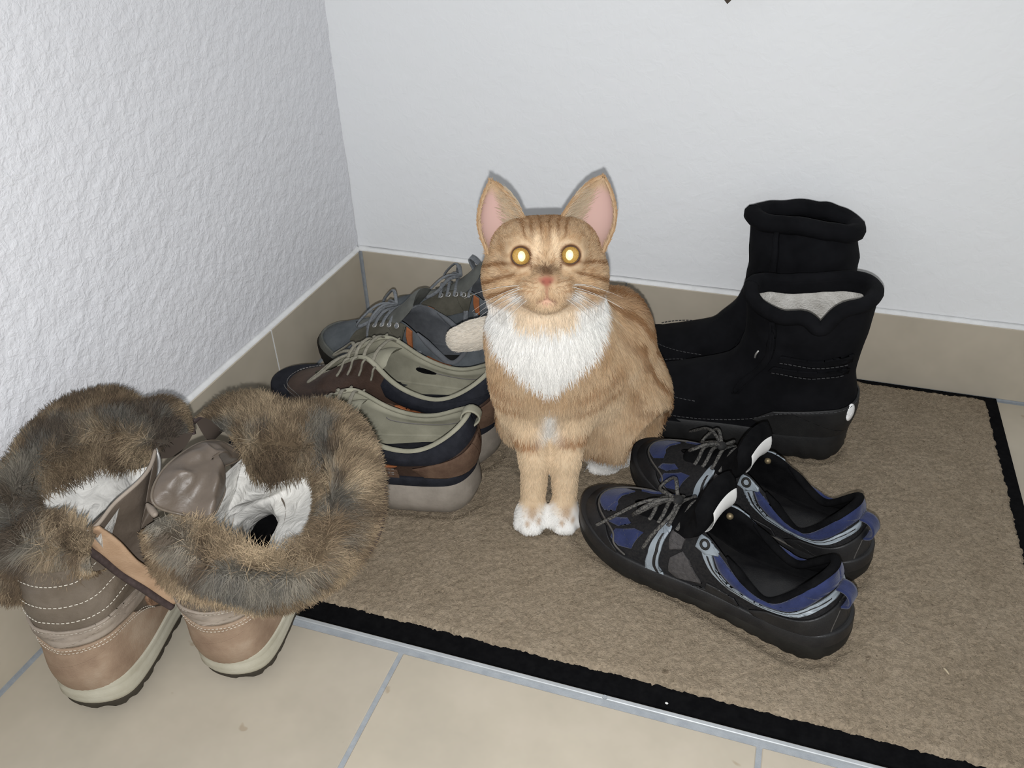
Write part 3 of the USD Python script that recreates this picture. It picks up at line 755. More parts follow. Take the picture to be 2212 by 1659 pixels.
length[(q[:, 2] < 0.10) & (q[:, 1] < 0.05)] = 0.55; length[q[:, 2] < 0.035] = 0.32
length[(q[:, 2] > 0.15) & (q[:, 2] < 0.265) & (q[:, 1] < 0.07)] = 1.35
length[(q[:, 1] > 0.07) & (q[:, 2] < 0.12) & (q[:, 2] > 0.03)] = 1.3
length[(q[:, 0] < -0.03) & (q[:, 1] > 0.15)] = 0.6
keep = np.ones(len(q))
for s in (-1, 1):
    length *= np.clip((np.linalg.norm(h - np.array([s * 22.2, 7.6, 26]), axis=1) - 10.5) / 10.0, 0.22, 1)
for s in (-1, 1):
    keep[np.linalg.norm(h - np.array([s * 22.2, 7.6, 26]), axis=1) < 11.6] = 0
keep[(np.abs(h[:, 0]) < 7.5) & (np.abs(h[:, 1] + 14) < 5) & (h[:, 2] > 28)] = 0
keep[(np.abs(h[:, 0]) < 1.6) & (np.abs(h[:, 1] + 24) < 7) & (h[:, 2] > 28)] = 0
cws = trimesh.Trimesh(cw(ch), cs.faces, process=False)
keep[(np.abs(h[:, 1] + 29.5 + .5 * np.abs(h[:, 0])) < 1.5) & (np.abs(h[:, 0]) < 10.5) & (h[:, 2] > 25)] = 0
keep[hd] *= 2.4
hp_, fi, w = comb(cws, 98000, 0.0085, 0.78, 0.12, 7, root=0.0003, k=3, keep=keep, lengths=length, flow=cat_flow, jitter=0.22)
def near_shoe(P):
    o = np.zeros(P.shape[:2], bool)
    for a, b_, r in (((.546, -.303, .046), (.62, -.330, .046), .0585), ((.452, -.160, .046), (.62, -.166, .046), .0595), ((.506, -.406, .035), (.62, -.45, .04), .0585)):
        a, b_ = np.array(a), np.array(b_); t = np.clip((P - a) @ (b_ - a) / ((b_ - a) @ (b_ - a)), 0, 1)
        o |= np.linalg.norm(P - a - t[..., None] * (b_ - a), axis=-1) < r
    return o.any(1) | (P[..., 2] < MT + .0018).any(1)
ok = ~near_shoe(hp_); hp_, fi, w = hp_[ok], fi[ok], w[ok]
hc_ = coat((hp_[:, 0] - CO) @ CR.T) * np.random.default_rng(3).uniform(0.76, 1.26, (len(fi), 1))
strands('fur', hp_, np.array([0.00058, 0.00046, 0.00013]), 'cat_hair', cat, color=np.clip(hc_, 0, 1), kind='stuff')

for m, inner, c, s in ears:
    em = trimesh.Trimesh(cw(m.vertices), m.faces, process=False)
    tipw = cw(hp(s * 52.5 + 3.0, 80.0, -8.0))
    ep, fi, w = comb(em, 4200, 0.0042, 0.80, 0.05, 31, k=3, keep=(1 - inner) * 0.9 + 0.1 * (c[:, 0] < .48), flow=lambda p, n: (tipw - p) / (np.linalg.norm(tipw - p, axis=1, keepdims=True) + 1e-6), jitter=0.3, root=0.0002)
    ec = (c[em.faces[fi]] * w[:, :, None]).sum(1) * np.random.default_rng(8).uniform(.8, 1.2, (len(fi), 1))
    strands('ear_fur', ep, np.array([.0005, .0004, .00012]), 'cat_hair', cat, color=ec, kind='stuff')
# ---------------------------------------------------------------- footwear: an upper lofted through closed rings
SK = np.array([0, .035, .085, .15, .22, .29, .36, .42, .465, .5])     # stations from the heel (0) along the left side to the toe (.5)
class Upper:
    """rings: list of n x 3 points at stations SK for the left side (x towards the toe, y left, z up); the right side mirrors it"""
    def __init__(self, rings, place, waist=0.0, knots=None, edit=None):
        self.place = place; self.cs = []
        for r in rings:
            L = np.array(r, float); Rr = L[1:-1][::-1].copy(); Rr[:, 1] *= -1
            if waist: Rr[:, 1] *= 1 - waist * np.exp(-((Rr[:, 0] - 0.11) / 0.05) ** 2)
            p = np.vstack([L, Rr, L[:1]]); s = np.r_[SK, 1 - SK[1:-1][::-1], 1.0]
            self.cs.append(CubicSpline(s, p, bc_type='periodic'))
        k = len(rings)
        self.kn = np.linspace(0, 1, k) if knots is None else np.array(knots)
        self.basis = CubicSpline(self.kn, np.eye(k), bc_type='natural')
        self.edit = edit
    def local(self, s, v):
        s, v = np.broadcast_arrays(np.asarray(s, float), np.asarray(v, float))
        shp = s.shape; s, v = s.ravel() % 1.0, v.ravel()
        R = np.stack([c(s) for c in self.cs], 1)
        p = np.einsum('nk,nkd->nd', self.basis(v), R).reshape(*shp, 3)
        return self.edit(p, s.reshape(shp), v.reshape(shp)) if self.edit else p
    def normal(self, s, v):
        e = 1e-3
        a = self.local(np.asarray(s) + e, v) - self.local(np.asarray(s) - e, v)
        b = self.local(s, np.asarray(v) + e) - self.local(s, np.asarray(v) - e)
        n = np.cross(a, b); n /= np.linalg.norm(n, axis=-1, keepdims=True) + 1e-12
        return -n
    def at(self, s, v, out=0.0):
        p = self.local(s, v)
        if np.any(np.asarray(out) != 0): p = p + self.normal(s, v) * np.asarray(out)[..., None] if np.ndim(out) else p + self.normal(s, v) * out
        return self.place(p)
    def sheet(self, v0=0.0, v1=1.0, ns=120, nv=24, out=0.0):
        S, V = np.meshgrid(np.linspace(0, 1, ns, endpoint=False), np.linspace(v0, v1, nv), indexing='ij')
        m = grid_mesh(self.at(S, V, out), close_u=True, flip=True); return m
    def panel(self, poly, thick=0.0012, base=0.0007, size=0.012, vs=0.35, pillow=0.0):
        """an overlay cut to a polygon in (s, v)"""
        g = sg.Polygon(poly) if not hasattr(poly, 'geom_type') else poly
        g = shapely.segmentize(shapely.affinity.scale(g, 1, vs, origin=(0, 0)), size)
        v2, f2 = trimesh.creation.triangulate_polygon(g, engine='earcut')
        v2, f2 = trimesh.remesh.subdivide_to_size(np.c_[v2, np.zeros(len(v2))], f2, size * 1.6)
        m0 = trimesh.Trimesh(v2, f2, process=True); m0.merge_vertices()
        v2, f2 = np.asarray(m0.vertices)[:, :2], np.asarray(m0.faces)
        a = np.cross(np.c_[v2[f2[:, 1]] - v2[f2[:, 0]], np.zeros(len(f2))], np.c_[v2[f2[:, 2]] - v2[f2[:, 0]], np.zeros(len(f2))])[:, 2]
        f2[a < 0] = f2[a < 0][:, ::-1]
        s, v = v2[:, 0], v2[:, 1] / vs
        t = np.full(len(s), thick)
        if pillow:
            d = shapely.distance(g.boundary, shapely.points(v2)); t = t + pillow * np.sqrt(np.clip(d / (d.max() + 1e-9), 0, 1))
        lo, hi = self.at(s, v, np.full(len(s), base - 0.0008)), self.at(s, v, base + t)
        n = np.cross(hi[f2[0, 1]] - hi[f2[0, 0]], hi[f2[0, 2]] - hi[f2[0, 0]])
        if n @ (hi[f2[0, 0]] - lo[f2[0, 0]]) < 0: f2 = f2[:, ::-1]
        return shell(lo, hi, f2)
    def seam(self, path, r=0.0008, out=0.001, n=60, sides=6, flat=1.0):
        p = smooth_path(np.c_[np.array(path, float), np.zeros(len(path))], n)
        return tube(self.at(p[:, 0], p[:, 1], np.full(n, out)), r, sides, flat)
    def stitches(self, path, out=0.0013, step=0.0042, length=0.0028, r=0.00055):
        p = smooth_path(np.c_[np.array(path, float), np.zeros(len(path))], 300)
        w = self.at(p[:, 0], p[:, 1], np.full(300, out)); d = np.r_[0, np.cumsum(np.linalg.norm(np.diff(w, axis=0), axis=1))]
        ms = []
        for a in np.arange(0, d[-1] - length, step):
            q = np.stack([np.interp(np.linspace(a, a + length, 3), d, w[:, k]) for k in range(3)], 1)
            ms.append(tube(q, r, 5))
        return trimesh.util.concatenate(ms)

def placer(heel, toe, length, z=0.0, roll=0.0, pitch=0.0):
    h, t = np.array(heel, float), np.array(toe, float)
    d = (t - h) / np.linalg.norm(t - h); k = np.linalg.norm(t - h) / length
    X = np.array([d[0], d[1], 0]); Y = np.array([-d[1], d[0], 0]); Z = np.array([0, 0, 1.0])
    if pitch: X, Z = X * math.cos(pitch) + Z * math.sin(pitch), Z * math.cos(pitch) - X * math.sin(pitch)
    if roll: Y, Z = Y * math.cos(roll) + Z * math.sin(roll), Z * math.cos(roll) - Y * math.sin(roll)
    R = np.stack([X, Y, Z])
    return lambda p: np.array([h[0], h[1], z]) + (np.asarray(p, float) * k) @ R

def outline(ring, n=120, waist=0.0):
    u = Upper([ring, ring], lambda p: p, waist=waist); s = np.linspace(0, 1, n, endpoint=False)
    return u.cs[0](s)

def sole_mesh(ring, place, z0, z1, grow=0.003, levels=None, spring=0.008, lug=0.0, lugs=22, n=132, waist=0.0):
    """a sole following the outline of a ring; levels: (fraction of the height, growth)"""
    o = outline(ring, n, waist); L = o[:, 0].max()
    c = o.mean(0)
    t = np.roll(o, -1, 0) - np.roll(o, 1, 0); nn = np.stack([t[:, 1], -t[:, 0]], 1); nn /= np.linalg.norm(nn, axis=1, keepdims=True)
    if ((o[:, :2] - c[:2]) * nn).sum(1).mean() < 0: nn = -nn
    levels = levels or [(0, 0.0), (0.12, 1), (0.85, 1), (1, 0.3)]
    rise = spring * np.clip((o[:, 0] / L - 0.70) / 0.30, 0, 1) ** 2 + spring * 0.35 * np.clip((0.10 - o[:, 0] / L) / 0.10, 0, 1) ** 2
    arc = np.r_[0, np.cumsum(np.linalg.norm(np.diff(o[:, :2], axis=0), axis=1))]; 
    rows = []
    for f, g in levels:
        bite = 0.0
        if lug: bite = lug * (np.sin(arc / (arc[-1] + arc[1]) * 2 * np.pi * lugs) > 0.3) * (f < 0.45)
        p = np.zeros((n, 3)); p[:, :2] = o[:, :2] + nn * (grow * g - bite)[..., None] if np.ndim(bite) else o[:, :2] + nn * grow * g
        zt = z1(o[:, 0] / L) if callable(z1) else z1
        p[:, 2] = z0 + (zt - z0) * f + rise * (1 - 0.25 * f)
        rows.append(p)
    P = np.array(rows).transpose(1, 0, 2)
    m = grid_mesh(place(P), close_u=True, flip=False)
    v = np.asarray(m.vertices); k = len(levels)
    mid = [np.r_[o[:, 0].mean(), 0, rows[0][:, 2].min() + 0.0], np.r_[o[:, 0].mean(), 0, rows[-1][:, 2].mean()]]
    v = np.vstack([v, place(np.array(mid))]); i = np.arange(n)
    f = np.vstack([m.faces, np.c_[i * k, ((i + 1) % n) * k, np.full(n, n * k)], np.c_[((i + 1) % n) * k + k - 1, i * k + k - 1, np.full(n, n * k + 1)]])
    m = trimesh.Trimesh(v, f, process=False); m.fix_normals()
    return m

def lining_mesh(up, inset=0.004, vmin=0.12, nv=16, ns=110, zfloor=None):
    """the inside of an upper: down from the top line to the footbed"""
    S, V = np.meshgrid(np.linspace(0, 1, ns, endpoint=False), np.linspace(1.0, vmin, nv), indexing='ij')
    ins = inset * np.clip((1.0 - V) * 12, 0, 1) * 1.0
    p = up.local(S, V)
    nrm = up.normal(S, V)
    mask = np.clip(np.abs(p[..., 1:2]) / 0.012, 0.15, 1)
    p = p - nrm * ins[..., None] * mask
    P = up.place(p)
    m = grid_mesh(P, close_u=True)
    b = P[:, -1].mean(0); v = np.vstack([m.vertices, b]); i = np.arange(ns)
    f = np.vstack([m.faces, np.c_[i * nv + nv - 1, ((i + 1) % ns) * nv + nv - 1, np.full(ns, ns * nv)]])
    return trimesh.Trimesh(v, f, process=False)

def collar_roll(up, s0, s1, r, out=-0.002, n=70, flat=0.8, v=1.0, rs=None):
    """padding round the opening, from station s0 over the heel to s1"""
    s = np.linspace(s0, s1, n)
    rr = r * (np.interp(np.linspace(0, 1, n), [0, .06, .94, 1], [.35, 1, 1, .35])) if rs is None else rs(np.linspace(0, 1, n)) * r
    p = up.at(s, np.full(n, v), np.full(n, out))
    return tube(p, rr, 10, flat)

def tongue_mesh(path, widths, thick, place, curve=0.010, nu=17):
    """a padded tongue: path of (x, z) in the shoe's frame, half widths, hanging down at its sides"""
    p = smooth_path(np.array([(a, 0, b) for a, b in path]), 26); w = np.interp(np.linspace(0, 1, 26), np.linspace(0, 1, len(widths)), widths)
    t = np.gradient(p, axis=0); t /= np.linalg.norm(t, axis=1, keepdims=True)
    nrm = np.stack([-t[:, 2], 0 * t[:, 0], t[:, 0]], 1); nrm[nrm[:, 2] < 0] *= 1
    u = np.linspace(-1, 1, nu)
    top = p[:, None] + u[None, :, None] * w[:, None, None] * np.array([0, 1, 0]) - (curve * (u ** 2))[None, :, None] * np.array([0.25, 0, 1.0])
    nn = np.cross(np.gradient(top, axis=0), np.gradient(top, axis=1)); nn /= np.linalg.norm(nn, axis=-1, keepdims=True) + 1e-12
    endf = np.clip(np.minimum(np.arange(26), 25 - np.arange(26)) / 2.5, 0.0, 1)[:, None] ** 0.5 * np.sqrt(np.clip(1 - u ** 4, 0, 1))[None]
    A, B = top + nn * (thick * 0.5 * endf)[..., None], top - nn * (thick * 0.5 * endf)[..., None]
    f = np.asarray(grid_mesh(place(A)).faces)
    m = shell(place(B).reshape(-1, 3), place(A).reshape(-1, 3), f)
    m.fix_normals()
    return m, top

def lace(points, r=0.0022, flat=0.55, n=None, sides=7):
    p = smooth_path(points, n or max(10, 8 * len(points))); return tube(p, r, sides, flat)
# ---------------------------------------------------------------- low hiking shoes
def low_rings(h=1.0, w=1.0, topz=0.0):
    A = lambda rows: [(x, y * w, z * h) for x, y, z in rows]
    R0 = A([(.002, 0, .030), (.010, .024, .030), (.036, .036, .029), (.080, .037, .028), (.125, .038, .027), (.172, .044, .026), (.220, .0485, .025), (.262, .040, .026), (.288, .022, .028), (.297, 0, .029)])
    R1 = A([(.007, 0, .052), (.015, .025, .052), (.038, .037, .050), (.078, .0385, .048), (.124, .038, .047), (.170, .043, .045), (.217, .0465, .042), (.258, .038, .041), (.284, .021, .042), (.292, 0, .042)])
    R2 = A([(.016, 0, .076), (.024, .024, .072), (.047, .0355, .058), (.079, .038, .054), (.120, .037, .068), (.160, .035, .071), (.200, .035, .064), (.236, .028, .057), (.262, .015, .054), (.270, 0, .054)])
    R3 = A([(.024, 0, .101 + topz), (.032, .019, .092 + topz), (.056, .0305, .063), (.080, .0345, .057), (.117, .033, .083), (.146, .024, .093), (.176, .014, .085), (.204, .011, .074), (.226, .007, .067), (.236, 0, .065)])
    return [R0, R1, R2, R3]

look('blue_leather', (0.008, 0.008, 0.009), (0.016, 0.0155, 0.0155), 0.48, 45, spec=0.4, bump=0.25, bscale=700)
look('black_mesh', (0.008, 0.008, 0.009), (0.017, 0.016, 0.016), 0.8, 400, spec=0.2, bump=0.5, bscale=1100, bdist=0.0008)
look('black_lining', (0.0035, 0.0035, 0.004), (0.007, 0.007, 0.0075), 0.95, 60, spec=0.05, bump=0.3, bscale=800)
look('black_sole', (0.008, 0.0078, 0.007), (0.018, 0.017, 0.015), 0.65, 30, spec=0.25, bump=0.2, bscale=260)
look('blue_fabric', (0.014, 0.020, 0.062), (0.024, 0.033, 0.098), 0.85, 60, spec=0.15, bump=0.5, bscale=900, bdist=0.0008, sheen=0.2)
look('silver_trim', (0.20, 0.23, 0.26), (0.25, 0.285, 0.31), 0.42, 40, spec=0.5)
look('grey_net', (0.045, 0.042, 0.042), (0.072, 0.067, 0.066), 0.7, 300, spec=0.3, bump=0.7, bscale=1400, bdist=0.0008)
look('lace_grey', (0.105, 0.10, 0.09), (0.03, 0.029, 0.028), 0.8, 520, contrast=(0.46, 0.54))
look('lace_black', (0.012, 0.012, 0.012), (0.022, 0.021, 0.02), 0.8, 300)
look('brass', (0.20, 0.155, 0.09), (0.28, 0.22, 0.13), 0.45, 200, metal=0.6)
look('steel', (0.40, 0.39, 0.37), (0.52, 0.51, 0.49), 0.4, 200, metal=0.7)
look('label_white', (0.80, 0.79, 0.76), (0.86, 0.85, 0.82), 0.6, 60)
look('edge_piping', (0.060, 0.055, 0.050), (0.085, 0.078, 0.07), 0.6, 100)

def S_of(up, x, side, v=0.3):
    """station on a side where the shoe reaches x"""
    s = np.linspace(0.0, 0.5, 300); s = s if side > 0 else 1 - s
    return s[np.argmin(np.abs(up.local(s, np.full(300, v))[:, 0] - x))]

def blue_shoe(name, label, heel, toe, roll=0.0, mir=1, tongue_lean=0.0):
    base = (heel[0], heel[1], MT)
    P0 = placer(heel, toe, 0.300, MT, roll)
    P = P0 if mir > 0 else (lambda p: P0(np.asarray(p) * np.array([1, -1, 1])))
    up = Upper(low_rings(), P, waist=0.16, knots=[0, .30, .66, 1])
    sh = thing(name, label, 'shoe', base, group='pair of blue and black hiking shoes')
    # sole
    so = obj('outsole', sole_mesh(low_rings()[0], P, 0.0, lambda f: 0.021 + 0.011 * np.exp(-((f - 0.0) / 0.25) ** 2), 0.0045, [(0, -1.3), (0.14, -0.2), (0.45, 0.8), (0.8, 1.0), (1.0, 0.7)], 0.013, 0.0014, 40, waist=0.20), 'black_sole', sh, smooth=35)
    obj('midsole', sole_mesh(low_rings()[0], P, 0.017, lambda f: 0.034 + 0.010 * np.exp(-(f / 0.16) ** 2) + 0.006 * np.clip((f - .8) / .2, 0, 1), 0.004, [(0, 0.9), (0.5, 1.0), (0.9, 0.8), (1.0, 0.2)], 0.010, waist=0.18), 'blue_leather', sh, smooth=40)
    obj('upper', up.sheet(-0.08, 1.0, 150, 30), 'black_mesh', sh)
    obj('lining', lining_mesh(up, 0.005, 0.10), 'black_lining', sh)
    obj('collar_padding', collar_roll(up, -.215, .215, 0.0048), 'black_lining', sh)
    for sd in (1, -1):
        q = lambda pts: [((s if sd > 0 else 1 - s), v) for s, v in pts]
        b = obj('ankle_panel', up.panel(q([(0.0, .79), (.03, .77), (.07, .66), (.13, .50), (.19, .53), (.215, .64), (.236, .84), (.230, .93), (.21, .90), (.18, .86), (.13, .84), (.09, .90), (.05, .97), (.02, .985), (0.0, .985)]), 0.0012, pillow=0.0028), 'blue_fabric', sh, label='padded royal-blue ankle panel')
        obj('heel_stripe', up.panel(q([(0.006, .65), (.04, .60), (.09, .44), (.15, .33), (.19, .36), (.225, .52), (.25, .70), (.262, .80), (.268, .96), (.252, .965), (.235, .95), (.240, .84), (.222, .62), (.196, .475), (.15, .435), (.10, .54), (.05, .70), (0.006, .735)]), 0.0016), 'silver_trim', sh, label='silver-grey stripe along the ankle panel')
        obj('stripe_groove', up.panel(q([(0.02, .675), (.05, .640), (.10, .485), (.15, .378), (.195, .412), (.225, .575), (.245, .74), (.241, .75), (.222, .590), (.194, .430), (.15, .394), (.10, .502), (.05, .656), (0.02, .69)]), 0.0005, 0.0019, 0.008), 'blue_leather', sh)
        obj('eyelet_patch', up.panel(q([(.226, .90), (.248, .74), (.270, .76), (.281, .955), (.262, .978), (.23, .968)]), 0.0019), 'silver_trim', sh)
        obj('forefoot_stripe', up.panel(q([(.305, .05), (.318, .10), (.326, .40), (.344, .70), (.362, .90), (.350, .94), (.333, .80), (.312, .50), (.300, .22), (.288, .10)]), 0.0016), 'silver_trim', sh, label='silver-grey chevron stripe at the forefoot')
        obj('stripe_groove', up.panel(q([(.300, .10), (.309, .22), (.319, .47), (.338, .73), (.336, .75), (.315, .49), (.305, .24), (.296, .11)]), 0.0005, 0.0019, 0.008), 'blue_leather', sh)
        obj('mesh_window', up.panel(q([(.232, .20), (.27, .14), (.284, .22), (.292, .45), (.282, .60), (.262, .50)]), 0.0013), 'grey_net', sh, label='charcoal netting window')
        obj('lace_tab', up.panel(q([(.286, .62), (.302, .56), (.330, .80), (.336, .95), (.318, .97), (.303, .90)]), 0.0016), 'grey_net', sh)
        obj('vamp_panel', up.panel(q([(.352, .36), (.372, .30), (.392, .36), (.402, .52), (.385, .66), (.366, .66)]), 0.0012), 'blue_fabric', sh)
        obj('vamp_panel', up.panel(q([(.407, .57), (.422, .54), (.430, .64), (.420, .74), (.402, .70)]), 0.0012), 'blue_fabric', sh)
        obj('heel_counter', up.panel(q([(0.0, -.02), (.06, -.02), (.13, -.02), (.155, .12), (.13, .28), (.06, .44), (0.0, .56)]), 0.0016), 'blue_leather', sh)
        obj('counter_piping', up.seam(q([(.012, .44), (.03, .20), (.06, .085), (.11, .06), (.18, .06), (.26, .05)]), 0.0011, 0.0015), 'edge_piping', sh)
        obj('quarter_panel', up.panel(q([(.16, -.02), (.285, -.02), (.284, .10), (.262, .08), (.225, .14), (.225, .26), (.18, .20)]), 0.0012), 'blue_leather', sh)
        obj('eyelet', [trimesh.creation.torus(0.0042, 0.0013, 18, 8, transform=eye_frame(up, s if sd > 0 else 1 - s, v, 0.0032)) for s, v in ((.2585, .885),)], 'black_sole', sh)
        obj('rivet', trimesh.creation.icosphere(2, 0.0036).apply_transform(eye_frame(up, (.262 if sd > 0 else 1 - .262), .86, -0.0065)), 'brass', sh)
    obj('vamp_panel', up.panel([(.452, .60), (.475, .585), (.5, .58), (.525, .585), (.548, .60), (.552, .72), (.53, .80), (.5, .83), (.47, .80), (.448, .72)], 0.0012), 'blue_fabric', sh)
    obj('toe_cap', up.panel([(.36, -.02), (.43, -.02), (.5, -.02), (.57, -.02), (.64, -.02), (.63, .20), (.585, .46), (.54, .53), (.5, .55), (.46, .53), (.415, .46), (.37, .20)], 0.0020), 'blue_leather', sh)
    obj('toe_piping', up.seam([(.355, .20), (.375, .27), (.41, .49), (.46, .56), (.5, .58), (.54, .56), (.59, .49), (.625, .27), (.645, .20)], 0.0011, 0.0018), 'edge_piping', sh)
    tm, top = tongue_mesh([(.232, .060), (.200, .070), (.168, .085), (.149, .108), (.153, .135 + tongue_lean)], [.016, .022, .030, .037, .037], 0.020, P, 0.010)
    tg = obj('tongue', tm, 'black_lining', sh, label='thick black padded tongue standing up')
    # label woven into the tongue's inside, near the top edge
    A, B = top[19:25], None
    loc = lambda i, j: top[i, j] + np.array([-0.0110, 0, -0.0026])
    lab = np.array([[loc(i, j) for j in range(3, 14)] for i in range(13, 24)])
    lm = grid_mesh(P(lab)); obj('label', thicken(lm, 0.0008), 'label_white', tg, label='white label sewn inside the tongue')
    # heel pull tab
    tab = smooth_path([(.018, 0, .083), (.010, 0, .083), (.003, 0, .076), (.003, 0, .067), (.012, 0, .062)], 14)
    W2 = np.linspace(-0.0085, 0.0085, 7)
    tb = np.array([[p + np.array([0, y, 0]) for y in W2] for p in tab])
    obj('pull_tab', thicken(grid_mesh(P(tb)), 0.002), 'blue_fabric', sh, label='blue loop at the heel')
    # laces: crossings and a bow
    ey = [(.345, .90), (.372, .90), (.400, .90)]
    cross = []
    for a in (.335, .360, .385, .408):
        pa, pb = up.local(np.array([a, 1 - a]), np.array([.93, .93])) + np.array([0, 0, 0.004])
        mid = (pa + pb) / 2 + np.array([0.002, 0, 0.006])
        cross.append(lace(P(np.array([pa + (pa - pb) * .25 - [0, 0, .004], pa, mid, pb, pb + (pb - pa) * .25 - [0, 0, .004]])), 0.0021, 0.6, 18))
    obj('lace', cross, 'lace_grey', sh, label='grey and black flecked lace')
    kx = np.array([.186, 0.002, .094])
    for lp in ([kx, kx + [.012, .016, .004], kx + [.030, .030, -.012], kx + [.036, .022, -.024], kx + [.024, .012, -.014], kx + [.006, .003, 0]],
               [kx, kx + [.010, -.014, .006], kx + [.022, -.026, 0], kx + [.030, -.018, -.010], kx + [.018, -.006, -.004], kx]):
        obj('lace_bow', lace(P(np.array(lp)), 0.0021, 0.8, 40), 'lace_grey', sh)
    for lp in ([kx, kx + [.022, .018, .000], kx + [.046, .036, -.018], kx + [.066, .047, -.038]], [kx, kx + [-.004, .020, -.004], kx + [.004, .036, -.020], kx + [.012, .042, -.042]]):
        obj('lace_end', lace(P(np.array(lp)), 0.0019, 0.9, 24), 'lace_grey', sh)
    obj('lace_knot', trimesh.Trimesh(*(lambda m: (P(m.vertices * [.0055, .0065, .0045] + kx), m.faces))(trimesh.creation.icosphere(2)), process=False), 'lace_black', sh)
    return sh

def eye_frame(up, s, v, out):
    c = up.at(np.array([s]), np.array([v]), np.array([out]))[0]; c2 = up.at(np.array([s]), np.array([v]), np.array([out + .01]))[0]
    z = (c2 - c) / np.linalg.norm(c2 - c); x = np.cross((0, 0, 1), z); x /= np.linalg.norm(x); y = np.cross(z, x)
    T = np.eye(4); T[:3, 0], T[:3, 1], T[:3, 2], T[:3, 3] = x, y, z, c
    return T

blue_shoe('hiking_shoe', 'blue and black hiking shoe at the front of the mat, whole side in view', (.728, -.494), (.459, -.389))
blue_shoe('hiking_shoe', 'blue and black hiking shoe half hidden behind its mate, beside the black boot', (.748, -.394), (.494, -.288), mir=-1)
# ---------------------------------------------------------------- brown walking shoes with beige lining
look('brown_leather', (0.030, 0.017, 0.012), (0.058, 0.034, 0.024), 0.5, 34, spec=0.4, bump=0.35, bscale=420)
look('brown_suede', (0.085, 0.050, 0.034), (0.125, 0.078, 0.052), 0.85, 70, spec=0.15, bump=0.4, bscale=800)
look('navy_padding', (0.008, 0.009, 0.013), (0.015, 0.016, 0.022), 0.75, 80, spec=0.2, bump=0.4, bscale=1100, bdist=0.0006)
look('beige_lining', (0.255, 0.245, 0.185), (0.335, 0.32, 0.245), 0.9, 30, spec=0.1, bump=0.4, bscale=1300, bdist=0.0005)
look('beige_lace', (0.20, 0.185, 0.145), (0.28, 0.262, 0.21), 0.85, 300, spec=0.15, bump=0.5, bscale=1400, bdist=0.0005)
look('orange_trim', (0.27, 0.090, 0.03), (0.36, 0.12, 0.045), 0.7, 100)
look('grey_foam', (0.20, 0.175, 0.145), (0.29, 0.255, 0.215), 0.7, 26, spec=0.3, bump=0.3, bscale=240)
look('dark_footbed', (0.03, 0.033, 0.036), (0.06, 0.065, 0.07), 0.8, 60, bump=0.3, bscale=700)
look('print_grey', (0.16, 0.15, 0.14), rough=0.6)
